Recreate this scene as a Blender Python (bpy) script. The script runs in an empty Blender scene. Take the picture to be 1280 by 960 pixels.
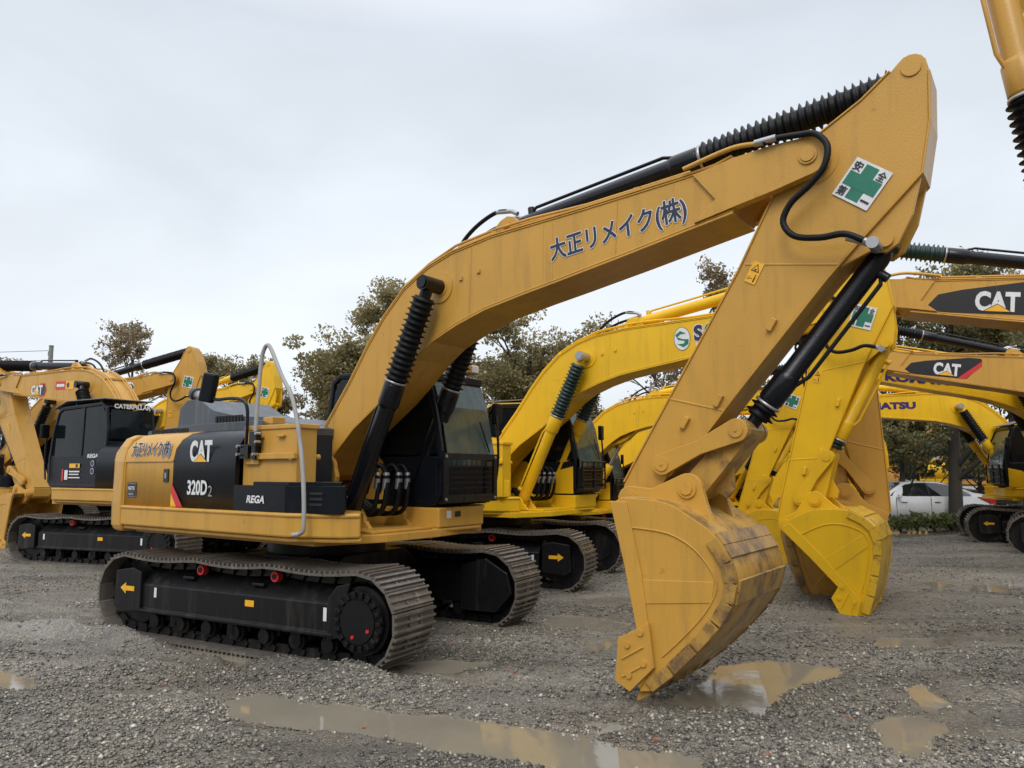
import bpy, bmesh, math, random
import numpy as np
from math import sin, cos, pi, hypot, atan2, sqrt, radians
from mathutils import Vector, Matrix, noise
random.seed(7); rng = np.random.default_rng(11)
S = bpy.context.scene; COL = S.collection

# ------------------------------------------------------------ camera, sky, sun, exposure
cd = bpy.data.cameras.new('camera'); cam = bpy.data.objects.new('camera', cd); COL.objects.link(cam)
cam.location = (0, 0, 1.73); cam.rotation_euler = (pi/2 + .116, 0, 0)
cd.sensor_fit = 'HORIZONTAL'; cd.sensor_width = 36; cd.lens = 36*942/1280; cd.clip_start = .05; cd.clip_end = 3000
S.camera = cam
W = bpy.data.worlds.new('World'); S.world = W; W.use_nodes = True
nt = W.node_tree; N = nt.nodes; L = nt.links
bg = N['Background']; bg.inputs[1].default_value = 1.0
sky = N.new('ShaderNodeTexSky'); sky.sky_type = 'NISHITA'; sky.sun_disc = False
sky.sun_elevation = radians(52); sky.sun_rotation = radians(200); sky.dust_density = 4
tc = N.new('ShaderNodeTexCoord'); sep = N.new('ShaderNodeSeparateXYZ'); L.new(tc.outputs['Generated'], sep.inputs[0])
ramp = N.new('ShaderNodeValToRGB'); L.new(sep.outputs[2], ramp.inputs[0])
cr = ramp.color_ramp; cr.elements[0].position = 0; cr.elements[0].color = (.76, .81, .86, 1)
cr.elements[1].position = 1; cr.elements[1].color = (1.7, 1.75, 1.8, 1)
for p, c in ((.18, (.79, .835, .885)), (.36, (.72, .77, .83)), (.52, (.62, .665, .73)), (.68, (1.0, 1.04, 1.1))):
    e = cr.elements.new(p); e.color = (*c, 1)
mp = N.new('ShaderNodeMapping'); mp.inputs['Scale'].default_value = (1, 1, 2.6); L.new(tc.outputs['Generated'], mp.inputs[0])
nz = N.new('ShaderNodeTexNoise'); nz.inputs['Scale'].default_value = 2.1; nz.inputs['Detail'].default_value = 5
nz.inputs['Roughness'].default_value = .5; nz.inputs['Distortion'].default_value = .35; L.new(mp.outputs[0], nz.inputs[0])
mr = N.new('ShaderNodeMapRange'); mr.inputs[1].default_value = .3; mr.inputs[2].default_value = .7
mr.inputs[3].default_value = .93; mr.inputs[4].default_value = 1.14; L.new(nz.outputs[0], mr.inputs[0])
mul = N.new('ShaderNodeVectorMath'); mul.operation = 'SCALE'; L.new(ramp.outputs[0], mul.inputs[0]); L.new(mr.outputs[0], mul.inputs['Scale'])
sk = N.new('ShaderNodeVectorMath'); sk.operation = 'MULTIPLY_ADD'; L.new(sky.outputs[0], sk.inputs[0])
sk.inputs[1].default_value = (.012,)*3; L.new(mul.outputs[0], sk.inputs[2]); L.new(sk.outputs[0], bg.inputs[0])
sd = bpy.data.lights.new('sun', 'SUN'); sd.energy = 1.5; sd.angle = radians(30); sd.color = (1, .97, .93)
so = bpy.data.objects.new('sun', sd); COL.objects.link(so); so.rotation_euler = (radians(48), 0, radians(-14))
S.view_settings.view_transform = 'Standard'; S.view_settings.look = 'None'; S.view_settings.exposure = .08; S.view_settings.gamma = 1
S.render.engine = 'CYCLES'

# ------------------------------------------------------------ materials
def srgb(r, g, b):
    f = lambda c: (c/255/12.92 if c/255 <= .04045 else ((c/255+.055)/1.055)**2.4)
    return (f(r), f(g), f(b), 1)
def newmat(name):
    m = bpy.data.materials.new(name); m.use_nodes = True
    return m, m.node_tree.nodes, m.node_tree.links, m.node_tree.nodes['Principled BSDF']
def texnoise(N, L, scale, detail=4, vec=None, rough=.55, sc=None):
    t = N.new('ShaderNodeTexNoise'); t.inputs['Scale'].default_value = scale; t.inputs['Detail'].default_value = detail
    t.inputs['Roughness'].default_value = rough
    tc = N.new('ShaderNodeTexCoord'); v = tc.outputs['Object']
    if sc:
        mp = N.new('ShaderNodeMapping'); mp.inputs['Scale'].default_value = sc; L.new(v, mp.inputs[0]); v = mp.outputs[0]
    L.new(v, t.inputs[0]); return t
def mixc(N, L, fac, a, b):
    m = N.new('ShaderNodeMix'); m.data_type = 'RGBA'
    if hasattr(fac, 'links'): L.new(fac, m.inputs[0])
    else: m.inputs[0].default_value = fac
    for v, i in ((a, 6), (b, 7)):
        if hasattr(v, 'links'): L.new(v, m.inputs[i])
        else: m.inputs[i].default_value = v
    return m.outputs[2]
def rampf(N, L, src, lo, hi):
    r = N.new('ShaderNodeMapRange'); r.inputs[1].default_value = lo; r.inputs[2].default_value = hi; L.new(src, r.inputs[0]); return r.outputs[0]
def paint(name, col, rough=.38, grime=(.10, .075, .05, 1), amt=.35, coat=.25, wear=0, drops=.25, metal=0, spec=.5):
    m, N, L, b = newmat(name)
    n1 = texnoise(N, L, 1.7, 5); n2 = texnoise(N, L, 9, 5, sc=(1, 1, .12)); n3 = texnoise(N, L, 60, 3)
    c = mixc(N, L, rampf(N, L, n1.outputs[0], .3, .75), col, tuple(v*.86 for v in col[:3])+(1,))
    st = N.new('ShaderNodeMath'); st.operation = 'MULTIPLY'; L.new(rampf(N, L, n2.outputs[0], .52, .8), st.inputs[0]); st.inputs[1].default_value = amt
    c = mixc(N, L, st.outputs[0], c, grime)
    if wear:
        n4 = texnoise(N, L, 4.5, 12, rough=.74); w = rampf(N, L, n4.outputs[0], .62-wear*.3, .78-wear*.3)
        n5 = texnoise(N, L, 22, 6); rc = mixc(N, L, n5.outputs[0], (.06, .033, .018, 1), (.21, .125, .06, 1))
        c = mixc(N, L, w, c, rc)
    L.new(c, b.inputs['Base Color']); b.inputs['Metallic'].default_value = metal
    rr = N.new('ShaderNodeMapRange'); rr.inputs[3].default_value = max(rough-.12, .05); rr.inputs[4].default_value = rough+.14
    L.new(n1.outputs[0], rr.inputs[0]); L.new(rr.outputs[0], b.inputs['Roughness'])
    b.inputs['Coat Weight'].default_value = coat; b.inputs['Coat Roughness'].default_value = .15
    b.inputs['Specular IOR Level'].default_value = spec
    v = N.new('ShaderNodeTexVoronoi'); v.inputs['Scale'].default_value = 75; tc = N.new('ShaderNodeTexCoord'); L.new(tc.outputs['Object'], v.inputs[0])
    dr = rampf(N, L, v.outputs['Distance'], .45, .1)
    ad = N.new('ShaderNodeMath'); ad.operation = 'MULTIPLY_ADD'; L.new(n3.outputs[0], ad.inputs[0]); ad.inputs[1].default_value = .35; L.new(dr, ad.inputs[2])
    bp = N.new('ShaderNodeBump'); bp.inputs['Strength'].default_value = drops; bp.inputs['Distance'].default_value = .0025
    L.new(ad.outputs[0], bp.inputs['Height']); L.new(bp.outputs[0], b.inputs['Normal'])
    return m
def plain(name, col, rough=.5, metal=0, spec=.5):
    m, N, L, b = newmat(name); n = texnoise(N, L, 14, 4)
    c = mixc(N, L, rampf(N, L, n.outputs[0], .3, .8), col, tuple(v*.78 for v in col[:3])+(1,))
    L.new(c, b.inputs['Base Color']); b.inputs['Roughness'].default_value = rough; b.inputs['Metallic'].default_value = metal; b.inputs['Specular IOR Level'].default_value = spec
    return m
M = {}
M['tan'] = paint('weathered_tan_paint', (.55, .298, .052, 1), amt=.32, drops=.28, coat=.1, spec=.35, wear=-.04)
M['yellow'] = paint('bright_yellow_paint', (.77, .455, .010, 1), amt=.2, coat=.1, spec=.35, wear=-.06)
M['worn'] = paint('worn_tan_bucket_paint', (.50, .28, .05, 1), wear=.52, rough=.5, spec=.35)
M['wornedge'] = paint('scraped_bucket_edge', (.44, .25, .05, 1), wear=.62, rough=.5, spec=.35)
M['wornyellow'] = paint('worn_yellow_bucket_paint', (.68, .41, .02, 1), wear=.36, rough=.5, spec=.35)
M['orange'] = paint('orange_paint', (.50, .24, .05, 1))
M['black'] = paint('black_body_paint', (.006, .008, .012, 1), rough=.3, grime=(.04, .04, .04, 1), amt=.12, coat=.03, drops=.3, spec=.22)
M['hood'] = paint('wet_slate_hood_paint', (.045, .055, .07, 1), rough=.42, grime=(.16, .17, .18, 1), amt=.5, drops=.6)
M['cyl'] = paint('black_cylinder_paint', (.004, .005, .008, 1), rough=.26, amt=.1, coat=.05, grime=(.03, .03, .03, 1), spec=.35)
M['frame'] = paint('muddy_black_track_paint', (.006, .006, .007, 1), rough=.38, grime=(.05, .042, .035, 1), amt=.7, coat=.05, spec=.35)
M['shoe'] = paint('rusty_track_shoe_steel', (.16, .14, .12, 1), rough=.4, grime=(.33, .29, .24, 1), amt=.8, coat=.1, metal=.35)
M['rubber'] = plain('black_rubber', (.003, .0035, .005, 1), .5, spec=.25)
M['green'] = plain('dark_green_bellows', (.005, .030, .027, 1), .45)
M['chrome'] = plain('chrome_rod', (.55, .56, .58, 1), .18, 1)
M['silver'] = plain('silver_fitting', (.42, .42, .43, 1), .35, .7)
M['foam'] = paint('grey_foam_sleeve', (.36, .36, .35, 1), rough=.8, grime=(.10, .10, .09, 1), amt=.7, coat=0)
M['white'] = plain('white_decal', (.72, .73, .74, 1), .4)
M['navy'] = plain('navy_decal', (.018, .025, .060, 1), .4)
M['blue'] = plain('blue_decal', (.025, .02, .14, 1), .4)
M['dgreen'] = plain('green_decal', (.01, .17, .105, 1), .4)
M['red'] = plain('red_decal', (.60, .025, .03, 1), .4)
M['amber'] = plain('amber_decal', (.85, .44, .02, 1), .4)
M['decalblack'] = plain('black_decal', (.012, .013, .017, 1), .35)
M['grey'] = plain('grey_plastic', (.16, .165, .17, 1), .5)
M['dark'] = plain('dark_interior', (.012, .012, .013, 1), .7)
M['tail'] = plain('red_lamp_lens', (.5, .01, .015, 1), .15)
M['pink'] = plain('pink_cloth', (.62, .33, .31, 1), .8)
M['lens'] = plain('lamp_lens', (.75, .76, .78, 1), .12)
M['carwhite'] = paint('white_car_paint', (.62, .64, .66, 1), rough=.22, amt=.06, coat=.8, drops=.1)
M['concrete'] = plain('weathered_concrete', (.21, .205, .195, 1), .85)
M['teal'] = paint('teal_paint', (.012, .12, .11, 1))
M['brick'] = plain('orange_brick', (.30, .10, .06, 1), .7)
M['clad'] = paint('pale_wall_cladding', (.42, .43, .43, 1), rough=.6, amt=.25, coat=0)
def glassmat(name, tint, op):
    m, N, L, b = newmat(name); N.remove(b); out = N['Material Output']
    tr = N.new('ShaderNodeBsdfTransparent'); tr.inputs[0].default_value = (.55, .62, .60, 1)
    p = N.new('ShaderNodeBsdfPrincipled'); p.inputs['Base Color'].default_value = tint; p.inputs['Roughness'].default_value = .07
    p.inputs['Specular IOR Level'].default_value = .8 if 'green' in name or 'car' in name else .25
    n = texnoise(N, L, 5, 5, sc=(1, 1, .25)); bp = N.new('ShaderNodeBump'); bp.inputs['Strength'].default_value = .08; L.new(n.outputs[0], bp.inputs['Height']); L.new(bp.outputs[0], p.inputs['Normal'])
    n2 = texnoise(N, L, 16, 6, sc=(1, 1, .1)); r = N.new('ShaderNodeMapRange'); r.inputs[1].default_value = .3; r.inputs[2].default_value = .75
    r.inputs[3].default_value = op; r.inputs[4].default_value = min(op+.25, 1); L.new(n2.outputs[0], r.inputs[0])
    mx = N.new('ShaderNodeMixShader'); L.new(r.outputs[0], mx.inputs[0]); L.new(tr.outputs[0], mx.inputs[1]); L.new(p.outputs[0], mx.inputs[2]); L.new(mx.outputs[0], out.inputs[0])
    return m
M['glass'] = glassmat('rain_wet_green_reflect_glass', (.075, .11, .10, 1), .72)  # greenish reflection of sky and trees put into the wet film colour
M['glassdark'] = glassmat('dark_cab_glass', (.006, .009, .011, 1), .8)
M['carglass'] = glassmat('dark_car_glass', (.012, .014, .016, 1), .85)
M['ice'] = plain('water_film', (.5, .5, .5, 1), .2)

# ------------------------------------------------------------ mesh helpers
def dress(o, label=None, cat=None, group=None, kind=None):
    if label: o['label'] = label
    if cat: o['category'] = cat
    if group: o['group'] = group
    if kind: o['kind'] = kind
    return o
def empty(name, loc, rz=0, s=1):
    o = bpy.data.objects.new(name, None); COL.objects.link(o); o.location = loc; o.rotation_euler = (0, 0, rz); o.scale = (s,)*3
    o.empty_display_size = .3; return o
class MB:
    def __init__(s): s.v = []; s.f = []; s.m = []; s.sm = []
    def add(s, vs, fs, mi=0, smooth=False):
        k = len(s.v); s.v += [tuple(p) for p in vs]
        for f in fs: s.f.append(tuple(i+k for i in f)); s.m.append(mi); s.sm.append(smooth)
    def box(s, x0, x1, y0, y1, z0, z1, mi=0):
        vs = [(x, y, z) for x in (x0, x1) for y in (y0, y1) for z in (z0, z1)]
        s.add(vs, [(0,1,3,2),(4,6,7,5),(0,4,5,1),(2,3,7,6),(0,2,6,4),(1,5,7,3)], mi)
    def obox(s, c, ax, ay, az, mi=0):
        c = Vector(c); ax, ay, az = Vector(ax), Vector(ay), Vector(az)
        vs = [c+ax*i+ay*j+az*k for i in (-1, 1) for j in (-1, 1) for k in (-1, 1)]
        s.add(vs, [(0,1,3,2),(4,6,7,5),(0,4,5,1),(2,3,7,6),(0,2,6,4),(1,5,7,3)], mi)
    def prism(s, pts, y0, y1, mi=0, axis='y'):       # pts: (x,z) outline extruded along y (or other axis)
        n = len(pts); P = []
        for y in (y0, y1):
            for a, b in pts: P.append({'y': (a, y, b), 'x': (y, a, b), 'z': (a, b, y)}[axis])
        s.add(P, [tuple(range(n)), tuple(range(2*n-1, n-1, -1))] + [(i, (i+1) % n, n+(i+1) % n, n+i) for i in range(n)], mi)
    def strip(s, pts, th, y0, y1, mi=0, closed=False):  # plate of thickness th following a polyline in xz
        n = len(pts); out = []
        for i in range(n):
            a = pts[max(i-1, 0)] if not closed else pts[i-1]; b = pts[min(i+1, n-1)] if not closed else pts[(i+1) % n]
            d = Vector((b[0]-a[0], b[1]-a[1])).normalized(); out.append((pts[i][0]-d.y*th, pts[i][1]+d.x*th))
        P = [(p[0], y, p[1]) for p in pts for y in (y0, y1)] + [(p[0], y, p[1]) for p in out for y in (y0, y1)]
        F = []; k = 2*n; R = range(n if closed else n-1)
        for i in R:
            j = (i+1) % n
            F += [(2*i, 2*i+1, 2*j+1, 2*j), (k+2*i, k+2*j, k+2*j+1, k+2*i+1), (2*i, 2*j, k+2*j, k+2*i), (2*i+1, k+2*i+1, k+2*j+1, 2*j+1)]
        if not closed: F += [(0, k, k+1, 1), (2*n-2, 2*n-1, k+2*n-1, k+2*n-2)]
        s.add(P, F, mi)
    def rings(s, p0, p1, prof, n=16, mi=0, caps=True):  # profile of (distance 0..len, radius) along the line p0-p1
        p0, p1 = Vector(p0), Vector(p1); d = (p1-p0).normalized(); u = d.orthogonal().normalized(); w = d.cross(u)
        P = []
        for t, r in prof:
            for i in range(n):
                a = 2*pi*i/n; P.append(p0+d*t+(u*cos(a)+w*sin(a))*r)
        F = [(j*n+i, j*n+(i+1) % n, (j+1)*n+(i+1) % n, (j+1)*n+i) for j in range(len(prof)-1) for i in range(n)]
        s.add(P, F, mi, True)
        if caps: s.add(P[:n], [tuple(range(n-1, -1, -1))], mi); s.add(P[-n:], [tuple(range(n))], mi)
    def cyl(s, p0, p1, r, r2=None, n=16, mi=0):
        l = (Vector(p1)-Vector(p0)).length; s.rings(p0, p1, [(0, r), (l, r if r2 is None else r2)], n, mi)
    def tube(s, path, r, n=8, mi=0, steps=0):
        P = [Vector(p) for p in path]
        if steps:
            Q = []
            for i in range(len(P)-1):
                a, b, c, d = P[max(i-1, 0)], P[i], P[i+1], P[min(i+2, len(P)-1)]
                for k in range(steps):
                    t = k/steps; Q.append(.5*((2*b)+(c-a)*t+(2*a-5*b+4*c-d)*t*t+(-a+3*b-3*c+d)*t**3))
            P = Q+[P[-1]]
        rad = r if hasattr(r, '__len__') else [r]*len(P); V = []; up = None
        for i, p in enumerate(P):
            d = (P[min(i+1, len(P)-1)]-P[max(i-1, 0)]).normalized()
            u = (up - d*up.dot(d)) if up is not None else d.orthogonal()
            if u.length < 1e-6: u = d.orthogonal()
            u.normalize(); up = u; w = d.cross(u)
            for k in range(n): V.append(p+(u*cos(2*pi*k/n)+w*sin(2*pi*k/n))*rad[min(int(i*(len(rad)-1)/max(len(P)-1, 1)), len(rad)-1)])
        m = len(P); F = [(j*n+i, j*n+(i+1) % n, (j+1)*n+(i+1) % n, (j+1)*n+i) for j in range(m-1) for i in range(n)]
        s.add(V, F, mi, True); s.add(V[:n], [tuple(range(n-1, -1, -1))], mi); s.add(V[-n:], [tuple(range(n))], mi)
    def mesh(s, name, mats):
        me = bpy.data.meshes.new(name); me.from_pydata(s.v, [], s.f)
        for m in (mats if isinstance(mats, (list, tuple)) else [mats]): me.materials.append(M[m] if isinstance(m, str) else m)
        me.polygons.foreach_set('material_index', s.m); me.polygons.foreach_set('use_smooth', s.sm)
        bm = bmesh.new(); bm.from_mesh(me); bmesh.ops.recalc_face_normals(bm, faces=bm.faces); bm.to_mesh(me); bm.free()
        me.update(); return me
    def build(s, name, mats, parent=None, bevel=0):
        return link(name, s.mesh(name, mats), parent, bevel)
def link(name, me, parent=None, bevel=0):
    o = bpy.data.objects.new(name, me); COL.objects.link(o); o.parent = parent
    if bevel:
        b = o.modifiers.new('bevel', 'BEVEL'); b.width = bevel; b.segments = 2; b.limit_method = 'ANGLE'; b.angle_limit = radians(38); b.harden_normals = False
    return o
_txt = {}
def textverts(txt, off):
    key = (txt, off)
    if key in _txt: return _txt[key]
    cu = bpy.data.curves.new('t', 'FONT'); cu.body = txt; cu.offset = off; cu.resolution_u = 3
    o = bpy.data.objects.new('t', cu); COL.objects.link(o); bpy.context.view_layer.update()
    me = bpy.data.meshes.new_from_object(o.evaluated_get(bpy.context.evaluated_depsgraph_get()))
    V = np.array([v.co[:2] for v in me.vertices]); F = [tuple(p.vertices) for p in me.polygons]
    bpy.data.objects.remove(o); bpy.data.curves.remove(cu); bpy.data.meshes.remove(me); _txt[key] = (V, F); return V, F
class Decal:            # flat marks on a side face (plane y = const), or any plane given by origin, right, up, normal
    def __init__(s, o, r, u, n): s.o, s.r, s.u, s.n = Vector(o), Vector(r).normalized(), Vector(u).normalized(), Vector(n).normalized(); s.b = MB(); s.k = 0
    def P(s, a, b, k): return s.o+s.r*a+s.u*b+s.n*(.003+.0016*k)
    def poly(s, pts, mi, k=0): s.b.add([s.P(a, b, k) for a, b in pts], [tuple(range(len(pts)))], mi)
    def rect(s, a0, b0, a1, b1, mi, k=0): s.poly([(a0, b0), (a1, b0), (a1, b1), (a0, b1)], mi, k)
    def disc(s, a, b, ra, rb, mi, k=0, n=24): s.poly([(a+ra*cos(2*pi*i/n), b+rb*sin(2*pi*i/n)) for i in range(n)], mi, k)
    def text(s, txt, a, b, w, h, mi, k=0, off=.0, slant=0, outline=None, oo=.035, cjk=0):
        V0, _ = textverts(txt, off); x0, y0 = V0.min(0); x1, y1 = V0.max(0)
        V, F = textverts(txt, off if off < .03 or cjk == 0 else 0); sx, sy = w/(x1-x0), h/(y1-y0)
        for m_, k_, sh in ([(outline, k, cjk+oo)] if outline is not None else []) + [(mi, k+1, cjk)]:
            if cjk == 0 and m_ == mi and k_ == k+1: sh = 0
            if sh and cjk == 0: V2, F2 = textverts(txt, off+oo); s.b.add([s.P(a+(p[0]-x0)*sx+slant*(p[1]-y0)*sy, b+(p[1]-y0)*sy, k_) for p in V2], F2, m_); continue
            for q in range(12 if sh else 1):
                dx, dy = sh*h*cos(q*pi/6), sh*h*sin(q*pi/6)
                s.b.add([s.P(a+(p[0]-x0)*sx+slant*(p[1]-y0)*sy+(dx if sh else 0), b+(p[1]-y0)*sy+(dy if sh else 0), k_+q*.07) for p in V], F, m_)
    def build(s, name, mats, parent): return s.b.build(name, mats, parent)
def side_decal(p0, p1, y, side):
    """p0 (x,z) left end of the baseline as read, p1 right end; side -1 is read from -y, +1 from +y"""
    d = Vector((p1[0]-p0[0], 0, p1[1]-p0[1])).normalized(); n = Vector((0, side, 0)); up = n.cross(d)
    return Decal((p0[0], y, p0[1]), d, up, n)
CM = ['white', 'navy', 'dgreen', 'red', 'amber', 'decalblack', 'blue', 'yellow', 'tan', 'silver']
def cat_logo(D, a, b, w, h, k=0, fg=0, tri=4):
    D.text('CAT', a, b, w, h, fg, k, off=.045, outline=5, oo=.02)
    D.poly([(a+w*.17, b-.0*h), (a+w*.83, b), (a+w*.5, b+h*.40)], 5, k+2); D.poly([(a+w*.21, b+.012*h), (a+w*.79, b+.012*h), (a+w*.5, b+h*.36)], tri, k+3)
def cross_sticker(D, w, h, full=True):
    D.rect(0, 0, w, h, 0, 0); t = .31
    D.rect(w*(.5-t/2-.02), h*.06, w*(.5+t/2+.02), h*.94, 2, 1); D.rect(w*.06, h*(.5-t/2-.02), w*.94, h*(.5+t/2+.02), 2, 2)
    for c, a, b in (('安', .05, .70), ('全', .71, .70), ('第', .05, .05), ('一', .71, .13)):
        D.text(c, w*a, h*b, w*.23, h*(.24 if c != '一' else .05), 5, 2, off=.02)
def warn_sticker(D, w, h):
    D.rect(0, 0, w, h, 4, 0)
    D.poly([(w*.12, h*.55), (w*.88, h*.55), (w*.5, h*.93)], 5, 1); D.poly([(w*.24, h*.59), (w*.76, h*.59), (w*.5, h*.85)], 4, 2)
    D.rect(w*.4, h*.61, w*.6, h*.68, 5, 3); D.rect(w*.1, h*.15, w*.3, h*.28, 5, 1); D.rect(w*.13, h*.17, w*.27, h*.26, 4, 2)
    D.rect(w*.36, h*.2, w*.56, h*.23, 5, 1); D.rect(w*.68, h*.08, w*.8, h*.34, 5, 1); D.disc(w*.74, h*.4, w*.06, h*.035, 5, 1, 10)

# ------------------------------------------------------------ excavator geometry (metres, x forward, z up, boom folded down in the y=0 plane)
FOOT = (.07, 1.78); TIP = (5.51, 4.04); BA0 = .394; SA0 = -2.108; HINGE = (4.0, 1.51)
TOP = [(.0, 1.9), (.11, 2.04), (.36, 2.35), (.64, 2.70), (.91, 3.08), (1.14, 3.36), (1.43, 3.63), (1.76, 3.81), (2.08, 3.91), (2.58, 3.985), (3.0, 4.01), (3.6, 4.045), (4.1, 4.08), (4.57, 4.115), (4.8, 4.14), (4.94, 4.18)]
BOT = [(.22, 1.70), (.45, 1.96), (.7, 2.19), (1.13, 2.48), (1.38, 2.68), (1.6, 2.88), (1.83, 3.04), (2.14, 3.17), (2.49, 3.28), (2.95, 3.37), (3.35, 3.44), (4.0, 3.56), (4.56, 3.67), (4.93, 3.74)]
def arc(c, r, a0, a1, n): return [(c[0]+r*cos(a0+(a1-a0)*i/n), c[1]+r*sin(a0+(a1-a0)*i/n)) for i in range(n+1)]
def rot(p, c, a, t=(0, 0)):
    x, z = p[0]-c[0], p[1]-c[1]; return (c[0]+x*cos(a)-z*sin(a)+t[0], c[1]+x*sin(a)+z*cos(a)+t[1])
def circ(c0, r0, c1, r1, side):
    dx, dz = c1[0]-c0[0], c1[1]-c0[1]; d = hypot(dx, dz); d = min(d, r0+r1-1e-4); a = (r0*r0-r1*r1+d*d)/(2*d); h = sqrt(max(r0*r0-a*a, 0))
    return (c0[0]+a*dx/d-side*h*dz/d, c0[1]+a*dz/d+side*h*dx/d)
YC = -.04
def bellows(b, p0, p1, r, pitch=.034, amp=.018, sag=0, n=16, mi=0, seed=0):
    R = random.Random(seed); p0, p1 = Vector(p0), Vector(p1); Lh = (p1-p0).length; k = max(int(Lh/pitch), 2); prof = [(0, r*.8)]
    for i in range(k):
        j = R.uniform(.75, 1.15); prof += [((i+.25)*Lh/k, r-amp*j), ((i+.5+.1*R.uniform(-1, 1))*Lh/k, r+amp*.55*j), ((i+.75)*Lh/k, r-amp*j)]
    prof += [(Lh, r*.8)]; b.rings(p0, p1, prof, n, mi)
def cylinder(root, name, p0, p1, y, r, body, bel, frac, yoke=.0, bellow=True, rodr=.045, collar=1.22, seed=0, hoses=None):
    """hydraulic ram from foot pin p0 to rod pin p1 (xz points) in plane y; frac = barrel length / pin distance"""
    P = lambda t, off=0: Vector((p0[0]+(p1[0]-p0[0])*t, y, p0[1]+(p1[1]-p0[1])*t))
    Lh = hypot(p1[0]-p0[0], p1[1]-p0[1]); a = P(0); b_ = P(1); d = (b_-a).normalized(); per = Vector((-d.z, 0, d.x))
    m = MB(); bl = Lh*frac
    m.rings(a, b_, [(0.02, r*.55), (.06, r*.9), (.12, r), (bl-.28, r), (bl-.275, r*1.05), (bl-.24, r*collar), (bl-.03, r*collar), (bl-.025, r*1.12), (bl, r*1.12)], 20)
    m.cyl(a+Vector((0, -r*.85, 0)), a+Vector((0, r*.85, 0)), r*.85, n=18)
    m.tube([a+d*.2+per*r*1.0, a+d*.26+per*(r+.045), a+d*(bl-.34)+per*(r+.045), a+d*(bl-.24)+per*r*1.1], .017, 8)
    m.cyl(a+d*.2+per*r*.6, a+d*.2+per*(r+.06), .035, n=10)
    body_o = m.build(name, body, root, .004)
    m = MB(); m.cyl(a+d*(bl-.01), b_-d*.05, rodr, n=14); m.build('rod', 'chrome', body_o)
    m = MB(); m.cyl(b_+Vector((0, -r*.9, 0)), b_+Vector((0, r*.9, 0)), r*.85, n=18); m.cyl(b_-d*(.16), b_-d*.03, r*.7, n=14); m.build('rod_eye', body, body_o, .004)
    if bellow and Lh-bl > .2:
        m = MB(); bellows(m, a+d*(bl+.01), b_-d*(.14), r*1.36, pitch=.056, amp=.024, n=18, seed=seed); o = m.build('rod_bellows', bel, body_o)
        m = MB(); m.rings(a+d*(bl-.01), b_, [(0, r*1.16), (.0, r*1.3), (.022, r*1.3), (.022, r*1.1)], 20); m.build('clamp_band', 'silver', body_o)
    return body_o

def shoes_mesh():
    if 'chain' in M: return M['chain']
    b = MB(); R0 = .415; H = 1.61; ZC = .452; n = 48
    segs = 2*2*H+2*pi*R0; step = segs/n
    def pos(s):
        s %= segs
        if s < 2*H: x = -H+s; z = ZC+R0-.035*(abs(sin((x/H+.333)*pi*1.5))) ; return (x, z, 0.)
        s -= 2*H
        if s < pi*R0: a = s/R0; return (H+R0*sin(a), ZC+R0*cos(a), -a)
        s -= pi*R0
        if s < 2*H: return (H-s, ZC-R0, -pi)
        s -= 2*H; a = s/R0+pi; return (-H+R0*sin(a), ZC+R0*cos(a), -a)
    for i in range(n):
        x, z, _ = pos(i*step); x2, z2, _ = pos(i*step+step*.96); cx, cz = (x+x2)/2, (z+z2)/2
        d = Vector((x2-x, 0, z2-z)); l = d.length/2; d.normalize(); nn = Vector((-d.z, 0, d.x)); Y = Vector((0, 1, 0)); c = Vector((cx, 0, cz))
        b.obox(c, d*l*1.0, Y*.295, nn*.011)
        for t, hh in ((-.82, .028), (-.1, .026), (.62, .026)):
            b.obox(c+d*l*t+nn*(.011+hh/2), d*.011, Y*.295, nn*hh/2)
        for sy in (-.1, .1):
            b.obox(c-nn*.055+Y*sy, d*l*.85, Y*.022, nn*.042, 1)
            for t in (-.45, .45): b.cyl(c+nn*.008+Y*(sy*.8)+d*l*t*.7, c+nn*.03+Y*(sy*.8)+d*l*t*.7, .013, n=6)
        b.cyl(c-nn*.055-Y*.15+d*l, c-nn*.055+Y*.15+d*l, .026, n=8, mi=1)
    M['chain'] = b.mesh('track_chain', ['shoe', 'frame']); return M['chain']
def disc_y(b, x, z, y0, y1, r, n=28, mi=0): b.cyl((x, y0, z), (x, y1, z), r, n=n, mi=mi)

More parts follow.
